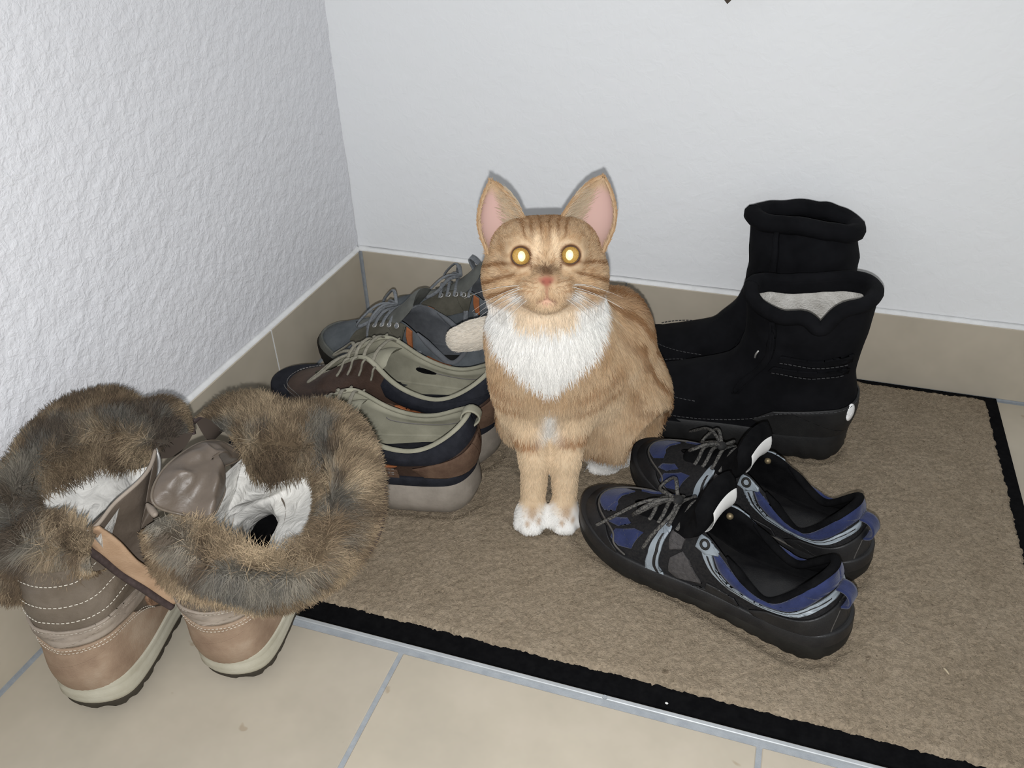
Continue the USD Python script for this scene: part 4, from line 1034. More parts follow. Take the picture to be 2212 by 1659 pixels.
def brown_shoe(name, label, heel, toe, mir=1, length=0.295, hollow=False):
    P0 = placer(heel, toe, 0.295, MT if heel[0] > 0.2 else 0.0)
    P = P0 if mir > 0 else (lambda p: P0(np.asarray(p) * np.array([1, -1, 1])))
    A = lambda rows: rows
    R0 = [(.004, 0, .036), (.012, .024, .036), (.036, .035, .035), (.080, .037, .034), (.125, .038, .033), (.172, .043, .031), (.218, .046, .029), (.258, .038, .029), (.283, .022, .030), (.291, 0, .030)]
    R1 = [(-.003, 0, .058), (.006, .025, .058), (.034, .037, .056), (.078, .0385, .054), (.124, .039, .052), (.170, .042, .050), (.216, .044, .047), (.254, .036, .046), (.279, .021, .045), (.286, 0, .044)]
    R2 = [(-.001, 0, .086), (.009, .025, .080), (.040, .036, .070), (.079, .039, .066), (.120, .038, .072), (.160, .036, .078), (.200, .034, .070), (.236, .026, .062), (.260, .014, .058), (.267, 0, .057)]
    R3 = [(.006, 0, .108), (.016, .019, .099), (.046, .0315, .080), (.082, .035, .076), (.117, .034, .090), (.146, .026, .110), (.176, .016, .099), (.204, .012, .083), (.226, .007, .071), (.236, 0, .069)]
    low = lambda x: 1 - .22 * float(smoothstep(.16, .27, x))
    R0 = [(x, y, z + 0.012) for x, y, z in R0]
    R1, R2, R3 = ([(x, y, .040 + (z + .012 - .040) * low(x)) for x, y, z in r] for r in (R1, R2, R3))
    up = Upper([R0, R1, R2, R3], P, waist=0.10, knots=[0, .30, .66, 1])
    sh = thing(name, label, 'shoe', (heel[0], heel[1], 0), group='pair of brown walking shoes')
    obj('midsole', sole_mesh(R0, P, 0.0, lambda f: 0.046 + 0.006 * np.exp(-(f / 0.12) ** 2), 0.0085, [(0, -0.35), (0.15, 0.35), (0.4, 0.9), (0.62, 0.75), (0.85, 0.55), (1.0, 0.0)], 0.012, 0.0006, 24), 'grey_foam', sh, smooth=40, label='pale grey foam sole')
    obj('welt', sole_mesh(R0, P, 0.042, lambda f: 0.0545 + 0.006 * np.exp(-(f / 0.12) ** 2), 0.0042, [(0, 0.6), (0.3, 1.0), (0.8, 0.9), (1.0, 0.2)], 0.010), 'navy_padding', sh, smooth=40, label='dark band above the sole')
    obj('upper', up.sheet(-0.05, 1.0, 150, 30), 'brown_leather', sh)
    lin_ = obj('lining', lining_mesh(up, 0.0055, 0.16), 'beige_lining', sh, label='beige textile lining')
    def inner_line(pts, out): 
        p = smooth_path(np.c_[np.array(pts, float), np.zeros(len(pts))], 60)
        return tube(up.at(p[:, 0], p[:, 1], np.full(60, out)), 0.0009, 6)
    obj('lining_seam', [inner_line([(.02, .80), (.06, .66), (.12, .58), (.17, .60), (.205, .72)], -0.0052), inner_line([(.98, .80), (.94, .66), (.88, .58), (.83, .60), (.795, .72)], -0.0052)], 'print_grey', lin_)
    fb = outline(R0, 90); c = fb.mean(0)
    ib = (fb - c) * np.array([.90, .80, 1]) + c; ib[:, 2] = 0.0535
    v = P(np.vstack([ib, [c[0], 0, 0.0515]])); i = np.arange(90)
    obj('footbed', thicken(trimesh.Trimesh(v, np.c_[i, (i + 1) % 90, np.full(90, 90)], process=False), 0.002), 'dark_footbed', sh, label='dark footbed')
    if hollow:
        a = np.linspace(0, 2 * np.pi, 26, endpoint=False)
        hs, hv = 0.190 + 0.022 * np.cos(a), 0.62 + 0.10 * np.sin(a)
        hs, hv = (hs if mir > 0 else hs), hv
        g = [(x, y) for x, y in zip(hs, hv)]
        obj('hole', up.panel(g, 0.0003, -0.0066, 0.01), 'black_lining', lin_, label='dark worn hole in the lining')
    obj('collar_piping', collar_roll(up, -.40, .40, 0.0032, 0.0, 110), 'beige_lining', sh, label='beige piped collar edge')
    for sd in (1, -1):
        q = lambda pts: [((s if sd > 0 else 1 - s), v) for s, v in pts]
        obj('collar_panel', up.panel(q([(0, .70), (.04, .62), (.09, .46), (.14, .42), (.19, .50), (.225, .62), (.24, .80), (.235, .965), (.20, .955), (.15, .95), (.09, .965), (.04, .975), (0, .985)]), 0.0014, pillow=0.0035), 'navy_padding', sh, label='dark padded collar panel')
        obj('heel_panel', up.panel(q([(0, .12), (.05, .10), (.11, .12), (.13, .30), (.10, .42), (.05, .54), (0, .62)]), 0.0016), 'brown_suede', sh, label='brown suede heel panel')
        obj('side_panel', up.panel(q([(.15, .05), (.24, .05), (.30, .10), (.31, .30), (.255, .44), (.215, .48), (.18, .38), (.155, .25)]), 0.0016), 'brown_suede', sh)
        obj('orange_inset', up.panel(q([(.155, .365), (.18, .35), (.205, .46), (.197, .475), (.175, .40)]), 0.0019, pillow=0.001), 'orange_trim', sh, label='orange inset')
        obj('stitching', [up.stitches(q([(.16, .30 - d), (.20, .30 - d * .8), (.25, .24 - d), (.30, .20 - d)]), 0.0022) for d in (0, .09, .13)], 'print_grey', sh)
        obj('lace_loop', [lace(np.array([up.at(np.array([a if sd > 0 else 1 - a]), np.array([vv]), np.array([o]))[0] for vv, o in ((.80, .003), (.90, .0045), (.975, .006), (1.0, .003))]), 0.0022, 0.6, 14) for a in (.262, .292, .322, .352)], 'beige_lace', sh)
    obj('toe_cap', up.panel([(.37, -.02), (.43, -.02), (.5, -.02), (.57, -.02), (.63, -.02), (.61, .22), (.56, .40), (.53, .44), (.5, .45), (.47, .44), (.44, .40), (.39, .22)], 0.0018), 'blue_leather', sh, label='black toe cap')
    obj('toe_stitching', [up.stitches([(.385, .26 + d), (.42, .44 + d), (.46, .50 + d), (.5, .52 + d), (.54, .50 + d), (.58, .44 + d), (.615, .26 + d)], 0.0012) for d in (0, .06)], 'print_grey', sh)
    tm, top = tongue_mesh([(.232, .068), (.205, .079), (.176, .096), (.150, .110), (.128, .119)], [.010, .011, .014, .019, .023], 0.009, P, 0.007)
    obj('tongue', tm, 'beige_lining', sh, label='beige padded tongue')
    cr = []
    for a, b in ((.265, .725), (.295, .695), (.325, .665), (.352, .637)):
        pa, pb = up.local(np.array([a]), np.array([.98]))[0], up.local(np.array([b]), np.array([.98]))[0]
        mid = (pa + pb) / 2 + np.array([0, 0, .011]); cr.append(lace(P(np.array([pa, pa * .7 + mid * .3 + [0, 0, .004], mid, pb * .7 + mid * .3 + [0, 0, .004], pb])), 0.0023, 0.55, 22))
    obj('lace', cr, 'beige_lace', sh)
    kx = np.array([.176, 0, .112])
    for sy in (1, -1):
        obj('lace_bow', lace(P(np.array([kx, kx + [.012, sy * .018, .000], kx + [.034, sy * .032, -.018], kx + [.050, sy * .032, -.030], kx + [.042, sy * .022, -.024], kx + [.018, sy * .008, -.006], kx])), 0.0024, 0.6, 44), 'beige_lace', sh)
    # pull loop at the heel
    lp = smooth_path([(.002, 0, .106), (-.006, 0, .118), (.003, 0, .125), (.012, 0, .119), (.012, 0, .110)], 14); w = np.linspace(-.0065, .0065, 6)
    obj('pull_loop', thicken(grid_mesh(P(np.array([[p + np.array([0, y, 0]) for y in w] for p in lp]))), 0.0018), 'beige_lining', sh)
    # moulded badge on the band
    return sh
brown_shoe('walking_shoe', 'brown walking shoe with beige lining beside the fur-collared boot', (.333, -.385), (.046, -.432))
brown_shoe('walking_shoe', 'brown walking shoe with a hole in its beige lining, toe touching the left skirting', (.331, -.303), (.026, -.303), mir=-1, hollow=True)

# ---------------------------------------------------------------- grey trekking shoes
look('grey_suede', (0.078, 0.087, 0.094), (0.115, 0.127, 0.136), 0.85, 40, spec=0.15, bump=0.4, bscale=700)
look('grey_rubber', (0.095, 0.098, 0.088), (0.14, 0.143, 0.128), 0.7, 40, spec=0.25, bump=0.2, bscale=300)
look('olive_suede', (0.070, 0.066, 0.050), (0.105, 0.098, 0.076), 0.85, 40, spec=0.15, bump=0.4, bscale=700)
look('grey_lace', (0.125, 0.135, 0.145), (0.20, 0.21, 0.22), 0.85, 400)
look('grey_inner', (0.10, 0.106, 0.115), (0.14, 0.147, 0.158), 0.9, 60, bump=0.4, bscale=900)
def grey_shoe(name, label, heel, toe, mir=1, toe_mat='grey_rubber', tail=True):
    P0 = placer(heel, toe, 0.295, MT)
    P = P0 if mir > 0 else (lambda p: P0(np.asarray(p) * np.array([1, -1, 1])))
    rg = low_rings(1.10, 1.03, 0.004)
    up = Upper(rg, P, waist=0.08, knots=[0, .30, .66, 1])
    sh = thing(name, label, 'shoe', (heel[0], heel[1], MT), group='pair of grey trekking shoes')
    obj('outsole', sole_mesh(rg[0], P, 0.0, lambda f: 0.034 + 0.008 * np.exp(-(f / .12) ** 2), 0.004, [(0, -0.4), (0.12, 0.4), (0.5, 0.9), (0.85, 1.0), (1.0, 0.2)], 0.013, 0.0012, 34), 'black_sole', sh, smooth=38)
    obj('upper', up.sheet(-0.08, 1.0, 150, 30), 'grey_suede', sh)
    obj('lining', lining_mesh(up, 0.005, 0.10), 'grey_inner', sh)
    obj('collar_padding', collar_roll(up, -.225, .225, 0.0046), 'grey_inner', sh)
    obj('toe_bumper', up.panel([(.36, -.04), (.43, -.04), (.5, -.04), (.57, -.04), (.64, -.04), (.625, .16), (.575, .30), (.54, .36), (.5, .38), (.46, .36), (.425, .30), (.375, .16)], 0.0022), toe_mat, sh, label='paler rubber toe bumper')
    for sd in (1, -1):
        q = lambda pts: [((s if sd > 0 else 1 - s), v) for s, v in pts]
        obj('lace_panel', up.panel(q([(.255, .60), (.30, .50), (.35, .50), (.395, .60), (.415, .80), (.405, .97), (.36, .98), (.31, .97), (.262, .975)]), 0.0016), 'olive_suede', sh, label='dark olive lace panel')
        obj('orange_inset', up.panel(q([(.225, .58), (.236, .60), (.250, .80), (.258, .97), (.238, .97), (.232, .80)]), 0.0016), 'orange_trim', sh, label='orange inset by the ankle')
        obj('orange_inset', up.panel(q([(.325, .30), (.345, .30), (.352, .44), (.346, .46), (.338, .36)]), 0.0018), 'orange_trim', sh)
        obj('orange_inset', up.panel(q([(.13, .44), (.17, .42), (.195, .50), (.19, .58), (.14, .54)]), 0.0018, pillow=0.0015), 'orange_trim', sh)
        obj('side_strap', [up.panel(q([(.255 - d, .05), (.268 - d, .05), (.262 - d, .40), (.268 - d, .60), (.256 - d, .62), (.250 - d, .40)]), 0.0018) for d in (0, .026, .052)], 'grey_lace', sh)
        obj('heel_panel', up.panel(q([(0, -.02), (.06, -.02), (.12, 0), (.13, .25), (.08, .42), (0, .56)]), 0.0018), 'grey_rubber', sh)
        obj('eyelet', [trimesh.creation.torus(0.0032, 0.001, 16, 8, transform=eye_frame(up, (s if sd > 0 else 1 - s), v, 0.0026)) for s, v in ((.29, .90), (.318, .89), (.345, .89), (.372, .89))], 'steel', sh)
    tm, top = tongue_mesh([(.236, .068), (.204, .078), (.172, .096), (.146, .118), (.128, .140)], [.015, .020, .025, .029, .027], 0.010, P, 0.012)
    tg = obj('tongue', tm, 'grey_rubber', sh, label='grey tongue with dark edge')
    cr = []
    for a in (.292, .32, .347, .374, .40):
        pa, pb = up.local(np.array([a, 1 - a + .02]), np.array([.90, .90])) + np.array([0, 0, .004])
        mid = (pa + pb) / 2 + np.array([0, 0, .008]); cr.append(lace(P(np.array([pa + [0, .004 * np.sign(pa[1]), -.004], pa, mid, pb, pb + [0, .004 * np.sign(pb[1]), -.004]])), 0.0024, 0.5, 20))
    obj('lace', cr, 'grey_lace', sh)
    kx = np.array([.166, 0, .112])
    for sy, k in ((1, 1.0), (-1, .9)):
        obj('lace_bow', lace(P(np.array([kx, kx + [.012, sy * .018, .008], kx + [.032, sy * .034, -.006], kx + [.044, sy * .036, -.024], kx + [.034, sy * .026, -.022], kx + [.014, sy * .010, -.002], kx])), 0.0024, 0.6, 44), 'grey_lace', sh)
    obj('lace_end', lace(P(np.array([kx, kx + [.010, .020, .006], kx + [.022, .038, -.012], kx + [.026, .044, -.050]])), 0.0024, 0.6, 30), 'grey_lace', sh)
    if tail:
        # webbing loop standing up behind the bow
        lp = smooth_path([(.138, .000, .118), (.146, .002, .132), (.150, .004, .142), (.142, .004, .138), (.132, .002, .124)], 16); w = np.linspace(-.006, .006, 5)
        obj('pull_loop', thicken(grid_mesh(P(np.array([[p + np.array([0, y, 0]) for y in w] for p in lp]))), 0.0018), 'grey_lace', sh)
    return sh
grey_shoe('trekking_shoe', 'grey trekking shoe under the cat\'s tail tip, toe against the left skirting', (.303, -.178), (.014, -.158), tail=False)
grey_shoe('trekking_shoe', 'grey trekking shoe farthest back, against the back skirting beneath the cat\'s cheek', (.350, -.060), (.068, -.057), mir=-1, toe_mat='olive_suede')
# ---------------------------------------------------------------- black winter boots
look('black_suede', (0.0035, 0.0036, 0.0045), (0.0065, 0.0066, 0.008), 0.88, 30, spec=0.10, bump=0.4, bscale=600)
look('black_rubber', (0.007, 0.007, 0.0075), (0.013, 0.013, 0.013), 0.55, 30, spec=0.35, bump=0.2, bscale=300)
look('black_thread', (0.035, 0.035, 0.036), (0.05, 0.05, 0.052), 0.6, 200)
look('boot_fleece', (0.48, 0.46, 0.42), (0.66, 0.64, 0.60), 0.95, 70, spec=0.05, bump=0.9, bscale=420, bdist=0.002)
look('reflector', (0.97, 0.97, 0.96), rough=0.35, spec=0.9)  # near-white base colour stands in for the flash thrown back
def boot_rings(h, flare, lean):
    R0 = [(.002, 0, .034), (.010, .025, .034), (.036, .037, .033), (.080, .039, .032), (.125, .039, .031), (.172, .044, .030), (.220, .048, .029), (.262, .040, .029), (.288, .023, .030), (.297, 0, .030)]
    R1 = [(-.004, 0, .070), (.005, .027, .069), (.034, .039, .067), (.080, .040, .066), (.128, .040, .064), (.174, .043, .060), (.220, .045, .053), (.258, .037, .049), (.282, .021, .047), (.290, 0, .046)]
    R2 = [(.004, 0, .112), (.012, .026, .112), (.036, .038, .110), (.072, .043, .108), (.108, .041, .106), (.138, .036, .102), (.160, .030, .095), (.176, .022, .091), (.187, .011, .090), (.190, 0, .090)]
    k = flare
    R3 = [(-.002 + lean, 0, h * .75), (.006 + lean, .028 * k, h * .75), (.030 + lean, .044 * k, h * .75), (.060 + lean, .050 * k, h * .74), (.092 + lean, .048 * k, h * .73), (.118 + lean, .041 * k, h * .71), (.138 + lean, .031 * k, h * .70), (.150 + lean, .019 * k, h * .69), (.156 + lean, .009 * k, h * .69), (.158 + lean, 0, h * .69)]
    R4 = [(-.006 + 1.3 * lean, 0, h), (.002 + 1.3 * lean, .028 * k, h), (.026 + 1.3 * lean, .045 * k, h), (.058 + 1.3 * lean, .051 * k, h * .985), (.092 + 1.3 * lean, .050 * k, h * .97), (.120 + 1.3 * lean, .043 * k, h * .955), (.142 + 1.3 * lean, .033 * k, h * .945), (.156 + 1.3 * lean, .020 * k, h * .94), (.162 + 1.3 * lean, .010 * k, h * .94), (.164 + 1.3 * lean, 0, h * .94)]
    R3 = [(x * .83 + .002, y, z) for x, y, z in R3]; R4 = [(x * .82 + .002, y, z) for x, y, z in R4]
    R2 = [(x * .95, y, z) for x, y, z in R2]
    return [R0, R1, R2, R3, R4]
def black_boot(name, label, heel, toe, h, flare, lean, mir=1, open_=True, edit=None, z=MT):
    P0 = placer(heel, toe, 0.300, z)
    P = P0 if mir > 0 else (lambda p: P0(np.asarray(p) * np.array([1, -1, 1])))
    rg = boot_rings(h, flare, lean)
    up = Upper(rg, P, waist=0.06, knots=[0, .20, .44, .76, 1], edit=edit)
    sh = thing(name, label, 'boot', (heel[0], heel[1], z), group='pair of black winter boots')
    obj('outsole', sole_mesh(rg[0], P, 0.0, lambda f: 0.034 + 0.012 * np.exp(-(f / .2) ** 2), 0.0042, [(0, -0.3), (0.1, 0.4), (0.3, 1.0), (0.5, 0.8), (0.8, 1.0), (1.0, 0.2)], 0.012, 0.002, 30), 'black_rubber', sh, smooth=38)
    obj('upper', up.sheet(-0.04, 1.0, 170, 46), 'black_suede', sh)
    S, V = np.meshgrid(np.linspace(0, 1, 120, endpoint=False), np.linspace(1.0, 0.28, 26), indexing='ij')
    obj('lining', lining_mesh(up, 0.011, 0.30, 24, 120), 'boot_fleece' if open_ else 'black_suede', sh, label='pale fleece lining' if open_ else None)
    obj('cuff', collar_roll(up, -.499, .499, 0.0085 if open_ else 0.0115, -0.004, 130, 0.95, 0.985, rs=lambda t: np.ones_like(t)), 'black_suede', sh, label='padded black cuff')
    if open_:   # black facing below the cuff, inside
        S, V = np.meshgrid(np.linspace(0, 1, 130, endpoint=False), np.linspace(0.99, 0.93, 6), indexing='ij')
        nn = up.normal(S, V); p = up.local(S, V) - nn * 0.0125
        obj('cuff_facing', thicken(grid_mesh(P(p), close_u=True), 0.0012), 'black_suede', sh)
    for sd in (1, -1):
        q = lambda pts: [((s if sd > 0 else 1 - s), v) for s, v in pts]
        obj('heel_counter', up.panel(q([(0, -.02), (.07, -.02), (.15, -.02), (.19, .10), (.16, .19), (.08, .25), (0, .28)]), 0.002), 'black_rubber', sh)
        obj('toe_panel', up.panel(q([(.31, -.02), (.40, -.02), (.499, -.02), (.499, .20), (.45, .22), (.40, .19), (.35, .13)]), 0.0018), 'black_suede', sh)
        obj('ankle_strap', [up.panel(q([(.05, v0), (.12, v0 - .03), (.19, v0 - .02), (.24, v0 - .02), (.24, v0 + .035), (.19, v0 + .035), (.12, v0 + .03), (.05, v0 + .06)]), 0.0022) for v0 in (.56, .68)], 'black_suede', sh)
        obj('tongue_edge', up.panel(q([(.25, .30), (.275, .42), (.29, .60), (.30, .80), (.305, .96), (.285, .965), (.272, .80), (.262, .60), (.245, .42), (.235, .30)]), 0.0030, pillow=0.002), 'black_suede', sh)
        obj('stitching', [up.stitches(q(a), 0.0030, .005, .0034, .0006) for a in ([(.06, .55), (.12, .525), (.19, .535), (.235, .535)], [(.06, .665), (.12, .645), (.19, .655), (.235, .655)], [(.30, .22), (.35, .25), (.40, .27), (.45, .28)], [(.02, .265), (.08, .235), (.15, .18), (.20, .10), (.28, .06), (.36, .10)])], 'black_thread', sh)
    a = np.linspace(0, 2 * np.pi, 22, endpoint=False)
    sg_ = 0.052 if mir > 0 else 1 - 0.052
    obj('reflector', up.panel([(0.033 + .0085 * math.cos(t), .205 + .055 * math.sin(t) * (1 if math.sin(t) < 0 else 1.25)) for t in a], 0.0012, 0.0021, 0.006), 'reflector', sh, label='heel reflector with its flash return painted white')
    obj('hook', [tube(up.at(np.array([.325, .325, .327]), np.array([.66, .70, .73]), np.array([.004, .007, .004])), 0.0011, 8)], 'steel', sh, label='small metal lace hook')
    return sh
def dent_near(p, s, v):
    q = p.copy()
    # the front lip of the near side folds down, the cuff stands a little unevenly
    w = np.exp(-((s - .155) / .035) ** 2) * smoothstep(.75, 1.0, v)
    q[..., 2] -= 0.017 * w; q[..., 1] += 0.003 * w
    w = np.exp(-((s - .26) / .05) ** 2) * smoothstep(.7, 1.0, v)
    q[..., 2] -= 0.004 * w
    q[..., 2] += 0.006 * np.sin(s * 2 * np.pi * 2 + 1.0) * smoothstep(.7, 1.0, v)
    q[..., 1] = np.where(q[..., 1] < 0, q[..., 1] * (1 - .14 * smoothstep(.6, .9, v)), q[..., 1])
    q += (0.0022 * nz(p, 38, 3, 2))[..., None] * smoothstep(.25, .5, v)[..., None]
    return q
def dent_far(p, s, v):
    q = p.copy()
    q[..., 1] *= 1 - 0.30 * smoothstep(.8, 1.0, v)
    heelw = np.exp(-((np.minimum(s, 1 - s)) / .16) ** 2) * smoothstep(.7, 1.0, v)
    q[..., 2] -= 0.020 * heelw; q[..., 0] += 0.010 * heelw
    q += (0.003 * nz(p, 32, 6, 2))[..., None] * smoothstep(.25, .5, v)[..., None]
    return q
black_boot('winter_boot', 'black winter boot with pale fleece lining showing, in front of its mate', (.727, -.175), (.430, -.167), 0.213, 1.12, 0.002, edit=dent_near)
black_boot('winter_boot', 'black winter boot with a closed padded cuff, farthest back against the wall', (.715, -.062), (.425, -.059), 0.268, 1.0, 0.004, mir=-1, open_=False, edit=dent_far)
# ---------------------------------------------------------------- tan winter boots with fur collars
look('tan_suede', (0.240, 0.165, 0.114), (0.365, 0.280, 0.205), 0.85, 22, spec=0.12, mid=(0.30, 0.215, 0.150), bump=0.3, bscale=700)
look('rust_suede', (0.20, 0.115, 0.068), (0.27, 0.165, 0.105), 0.85, 30, spec=0.15, bump=0.3, bscale=700)
look('taupe_leather', (0.105, 0.082, 0.060), (0.16, 0.13, 0.10), 0.42, 26, spec=0.45, bump=0.3, bscale=240, bdist=0.0015)
look('taupe_satin', (0.095, 0.074, 0.056), (0.125, 0.098, 0.076), 0.46, 30, spec=0.45, bump=0.2, bscale=120, bdist=0.003)
look('pale_leather', (0.25, 0.205, 0.165), (0.32, 0.27, 0.22), 0.6, 30, spec=0.3, bump=0.3, bscale=300)
look('apricot_suede', (0.36, 0.235, 0.145), (0.44, 0.30, 0.195), 0.9, 50, spec=0.1, bump=0.4, bscale=600)
look('cream_sole', (0.40, 0.375, 0.29), (0.50, 0.475, 0.385), 0.6, 24, spec=0.3, bump=0.15, bscale=300)
look('dark_tread', (0.035, 0.029, 0.020), (0.055, 0.046, 0.034), 0.75, 40)
look('white_thread', (0.62, 0.58, 0.50), rough=0.6)
look('purple_binding', (0.040, 0.028, 0.026), (0.065, 0.046, 0.043), 0.7, 200)
n = {'tc': ('texture_coordinate', {}), 'n1': ('noise_texture', {'scale': 60.0, 'detail': 5.0, 'distortion': 1.5}), 'rp': ('rgb_ramp', {'ramp': [(0.3, (0.56, 0.55, 0.52)), (0.65, (0.74, 0.725, 0.685))]}), 'bp': ('bump', {'strength': 0.7, 'distance': 0.004}), 'p': ('principled_bsdf', {'roughness': 0.9, 'specular_ior_level': 0.1})}
M['white_fleece'] = usdkit.material(stage, '/World/Looks/white_fleece', n, [('tc.object', 'n1.vector'), ('n1.fac', 'rp.fac'), ('rp.color', 'p.base_color'), ('n1.fac', 'bp.height'), ('bp.normal', 'p.normal')], surface='p.BSDF')
tinted('fur_hide', 0.95, 0.05)
tinted('fur_hair', 0.7, 0.15)

def tan_rings(top):
    R0 = [(.002, 0, .032), (.009, .023, .032), (.032, .034, .031), (.070, .034, .030), (.108, .033, .029), (.146, .038, .028), (.186, .042, .027), (.222, .035, .027), (.243, .020, .028), (.250, 0, .028)]
    R1 = [(-.002, 0, .054), (.006, .024, .054), (.030, .0345, .053), (.068, .036, .052), (.106, .035, .051), (.144, .037, .050), (.184, .039, .046), (.218, .032, .043), (.239, .018, .042), (.245, 0, .042)]
    R2 = [(.001, 0, .082), (.009, .024, .082), (.030, .0345, .081), (.060, .037, .081), (.088, .036, .082), (.112, .034, .082), (.132, .029, .080), (.147, .020, .078), (.156, .010, .076), (.159, 0, .075)]
    R3 = [(-.008, 0, .118), (.002, .028, .118), (.026, .041, .118), (.055, .044, .118), (.082, .043, .119), (.104, .038, .119), (.121, .030, .118), (.132, .019, .117), (.138, .009, .116), (.140, 0, .116)]
    short = lambda r: [(x if x < .11 else .11 + (x - .11) * .74, y, z) for x, y, z in r]
    R0, R1 = short(R0), short(R1)
    R3 = [(x * .97 + .009, y, z) for x, y, z in R3]
    R4 = [(x * 1.02 + .008, y * 1.10, z + top - .118) for x, y, z in R3]
    return [R0, R1, R2, R3, R4]

def fur_dye(p, t, seed):
    shade = 0.16 if seed == 33 else 0.0     # the boot by the wall has the browner fur
    """tan guard hairs over brown, with slate-grey blotches along the middle of the band"""
    n1, n2, n3 = nz(p, 34, seed, 2), nz(p, 90, seed + 3, 2), nz(p, 20, seed + 7, 2)
    c = np.array([0.115, 0.083, 0.052]) + (np.array([0.300, 0.232, 0.150]) - np.array([0.115, 0.083, 0.052])) * np.clip(.42 + .8 * n1 + .9 * n2 + .35 * nz(p, 230, seed + 1, 2), 0, 1)[:, None]
    slate = smoothstep(.05, .50, 1.1 * n3 + .5 * n2 + .55 * (1 - np.abs(t - .42) / .30)) * smoothstep(.80, .62, t) * smoothstep(.05, .2, t)
    c = c * (1 - .70 * slate[:, None]) + np.array([0.066, 0.073, 0.072]) * .70 * slate[:, None]
    dark = smoothstep(.05, .40, nz(p, 60, seed + 11, 3) + shade)
    return c * (1 - .7 * dark)[:, None] + np.array([.048, .033, .022]) * .7 * dark[:, None]

FUR_NEAR = []
def fur_collar(parent, st, closed, center, bulge, seed, num, label=None, hemlen=0.03, lump=0.006):
    """a band of fur: stations (inner edge, outer edge) in room coordinates"""
    I = smooth_path([a for a, b in st], 110, closed); O = smooth_path([b for a, b in st], 110, closed)
    T = np.gradient(O + I, axis=0); across = O - I
    N = np.cross(T, across); N /= np.linalg.norm(N, axis=1, keepdims=True) + 1e-9
    out_ = (O + I) / 2 - center; out_[:, 2] = 0; out_ /= np.linalg.norm(out_, axis=1, keepdims=True)
    N *= np.sign((N * (out_ * .6 + np.array([0, 0, 1.0]))).sum(1, keepdims=True) + 1e-9)
    N = N * .7 + np.array([0, -0.12, .3]); N /= np.linalg.norm(N, axis=1, keepdims=True)
    t = np.linspace(0, 1, 22)
    prof = np.sin(np.pi * np.clip(t, 0, 1)) ** 0.8
    P = I[:, None] * (1 - t)[None, :, None] + O[:, None] * t[None, :, None] + (N * bulge)[:, None] * prof[None, :, None]
    P += N[:, None] * (lump * nz(P, 26, seed, 2))[..., None] * (0.25 + prof[None, :, None])
    # underside: from the outer hem back in and from the inner edge down
    w = np.linspace(0, 1, 8)[1:]
    inw = center - O; inw[:, 2] = 0; inw /= np.linalg.norm(inw, axis=1, keepdims=True) + 1e-9
    U = P[:, -1:] + (inw[:, None] * .040 + np.array([0, 0, -.004])) * w[None, :, None] - np.array([0, 0, .010]) * np.sin(np.pi * w)[None, :, None]
    top = grid_mesh(P, close_u=closed)
    if closed is False or True:
        nn = vnormals(top.vertices, top.faces)
        if (nn * np.repeat(N, 22, 0)).sum() < 0: top = grid_mesh(P, close_u=closed, flip=True)
    tt = np.tile(t, len(I))
    dye = fur_dye(np.asarray(top.vertices), tt, seed)
    hide = trimesh.util.concatenate([top, grid_mesh(np.concatenate([P[:, -1:], U], 1), close_u=closed)])
    dcol = np.vstack([dye * .75, np.tile([0.07, .055, .045], (len(hide.vertices) - len(top.vertices), 1))])
    fur = obj('fur_collar', hide, 'fur_hide', parent, label=label or 'brown fur collar', color=dcol)
    def flow(p, n):
        _, k = tree.query(p); o = np.repeat(across, 22, 0)[k]; o = o / (np.linalg.norm(o, axis=1, keepdims=True) + 1e-9)
        return o * np.where(tt[k] > .3, 1, -.6)[:, None] + 0.8 * nz(p, 40, seed + 5, 2)[:, None] * np.repeat(T, 22, 0)[k] / .003 * .3
    tree = cKDTree(np.asarray(top.vertices))
    pts, fi, w3 = comb(top, num, 0.0115, 0.56, 0.25, seed, k=3, flow=flow, jitter=0.40, curl=0.15)
    c = fur_dye((np.asarray(top.vertices)[top.faces[fi]] * w3[:, :, None]).sum(1), (tt[top.faces[fi]] * w3).sum(1), seed)
    c = c * np.random.default_rng(seed).uniform(.5, 1.6, (len(c), 1))
    hem_ = (tt[top.faces[fi]] * w3).sum(1); pts = pts[:, :1] + (pts - pts[:, :1]) * (1 - .6 * smoothstep(.86, 1, hem_))[:, None, None]
    ends = (np.repeat(np.minimum(np.arange(110), 109 - np.arange(110)), 22)[top.faces[fi]] * w3).sum(1) / 8.0
    pts = pts[:, :1] + (pts - pts[:, :1]) * np.clip(.35 + .65 * ends, 0, 1)[:, None, None]
    if seed == 21: c = c * 1.12
    for t_, r_ in FUR_NEAR:
        d_, _ = t_.query(pts.reshape(-1, 3), distance_upper_bound=r_); ok = ~np.isfinite(d_).reshape(pts.shape[:2]).any(1); pts, c = pts[ok], c[ok]
    FUR_NEAR.append((cKDTree(np.vstack([hide.vertices])), .006)); FUR_NEAR.append((cKDTree(pts[:, 1:].reshape(-1, 3)), .0025))
    strands('fur', pts, np.array([.00066, .00052, .00013]), 'fur_hair', fur, color=np.clip(c, 0, 1), kind='stuff')
    return I, O, P, N

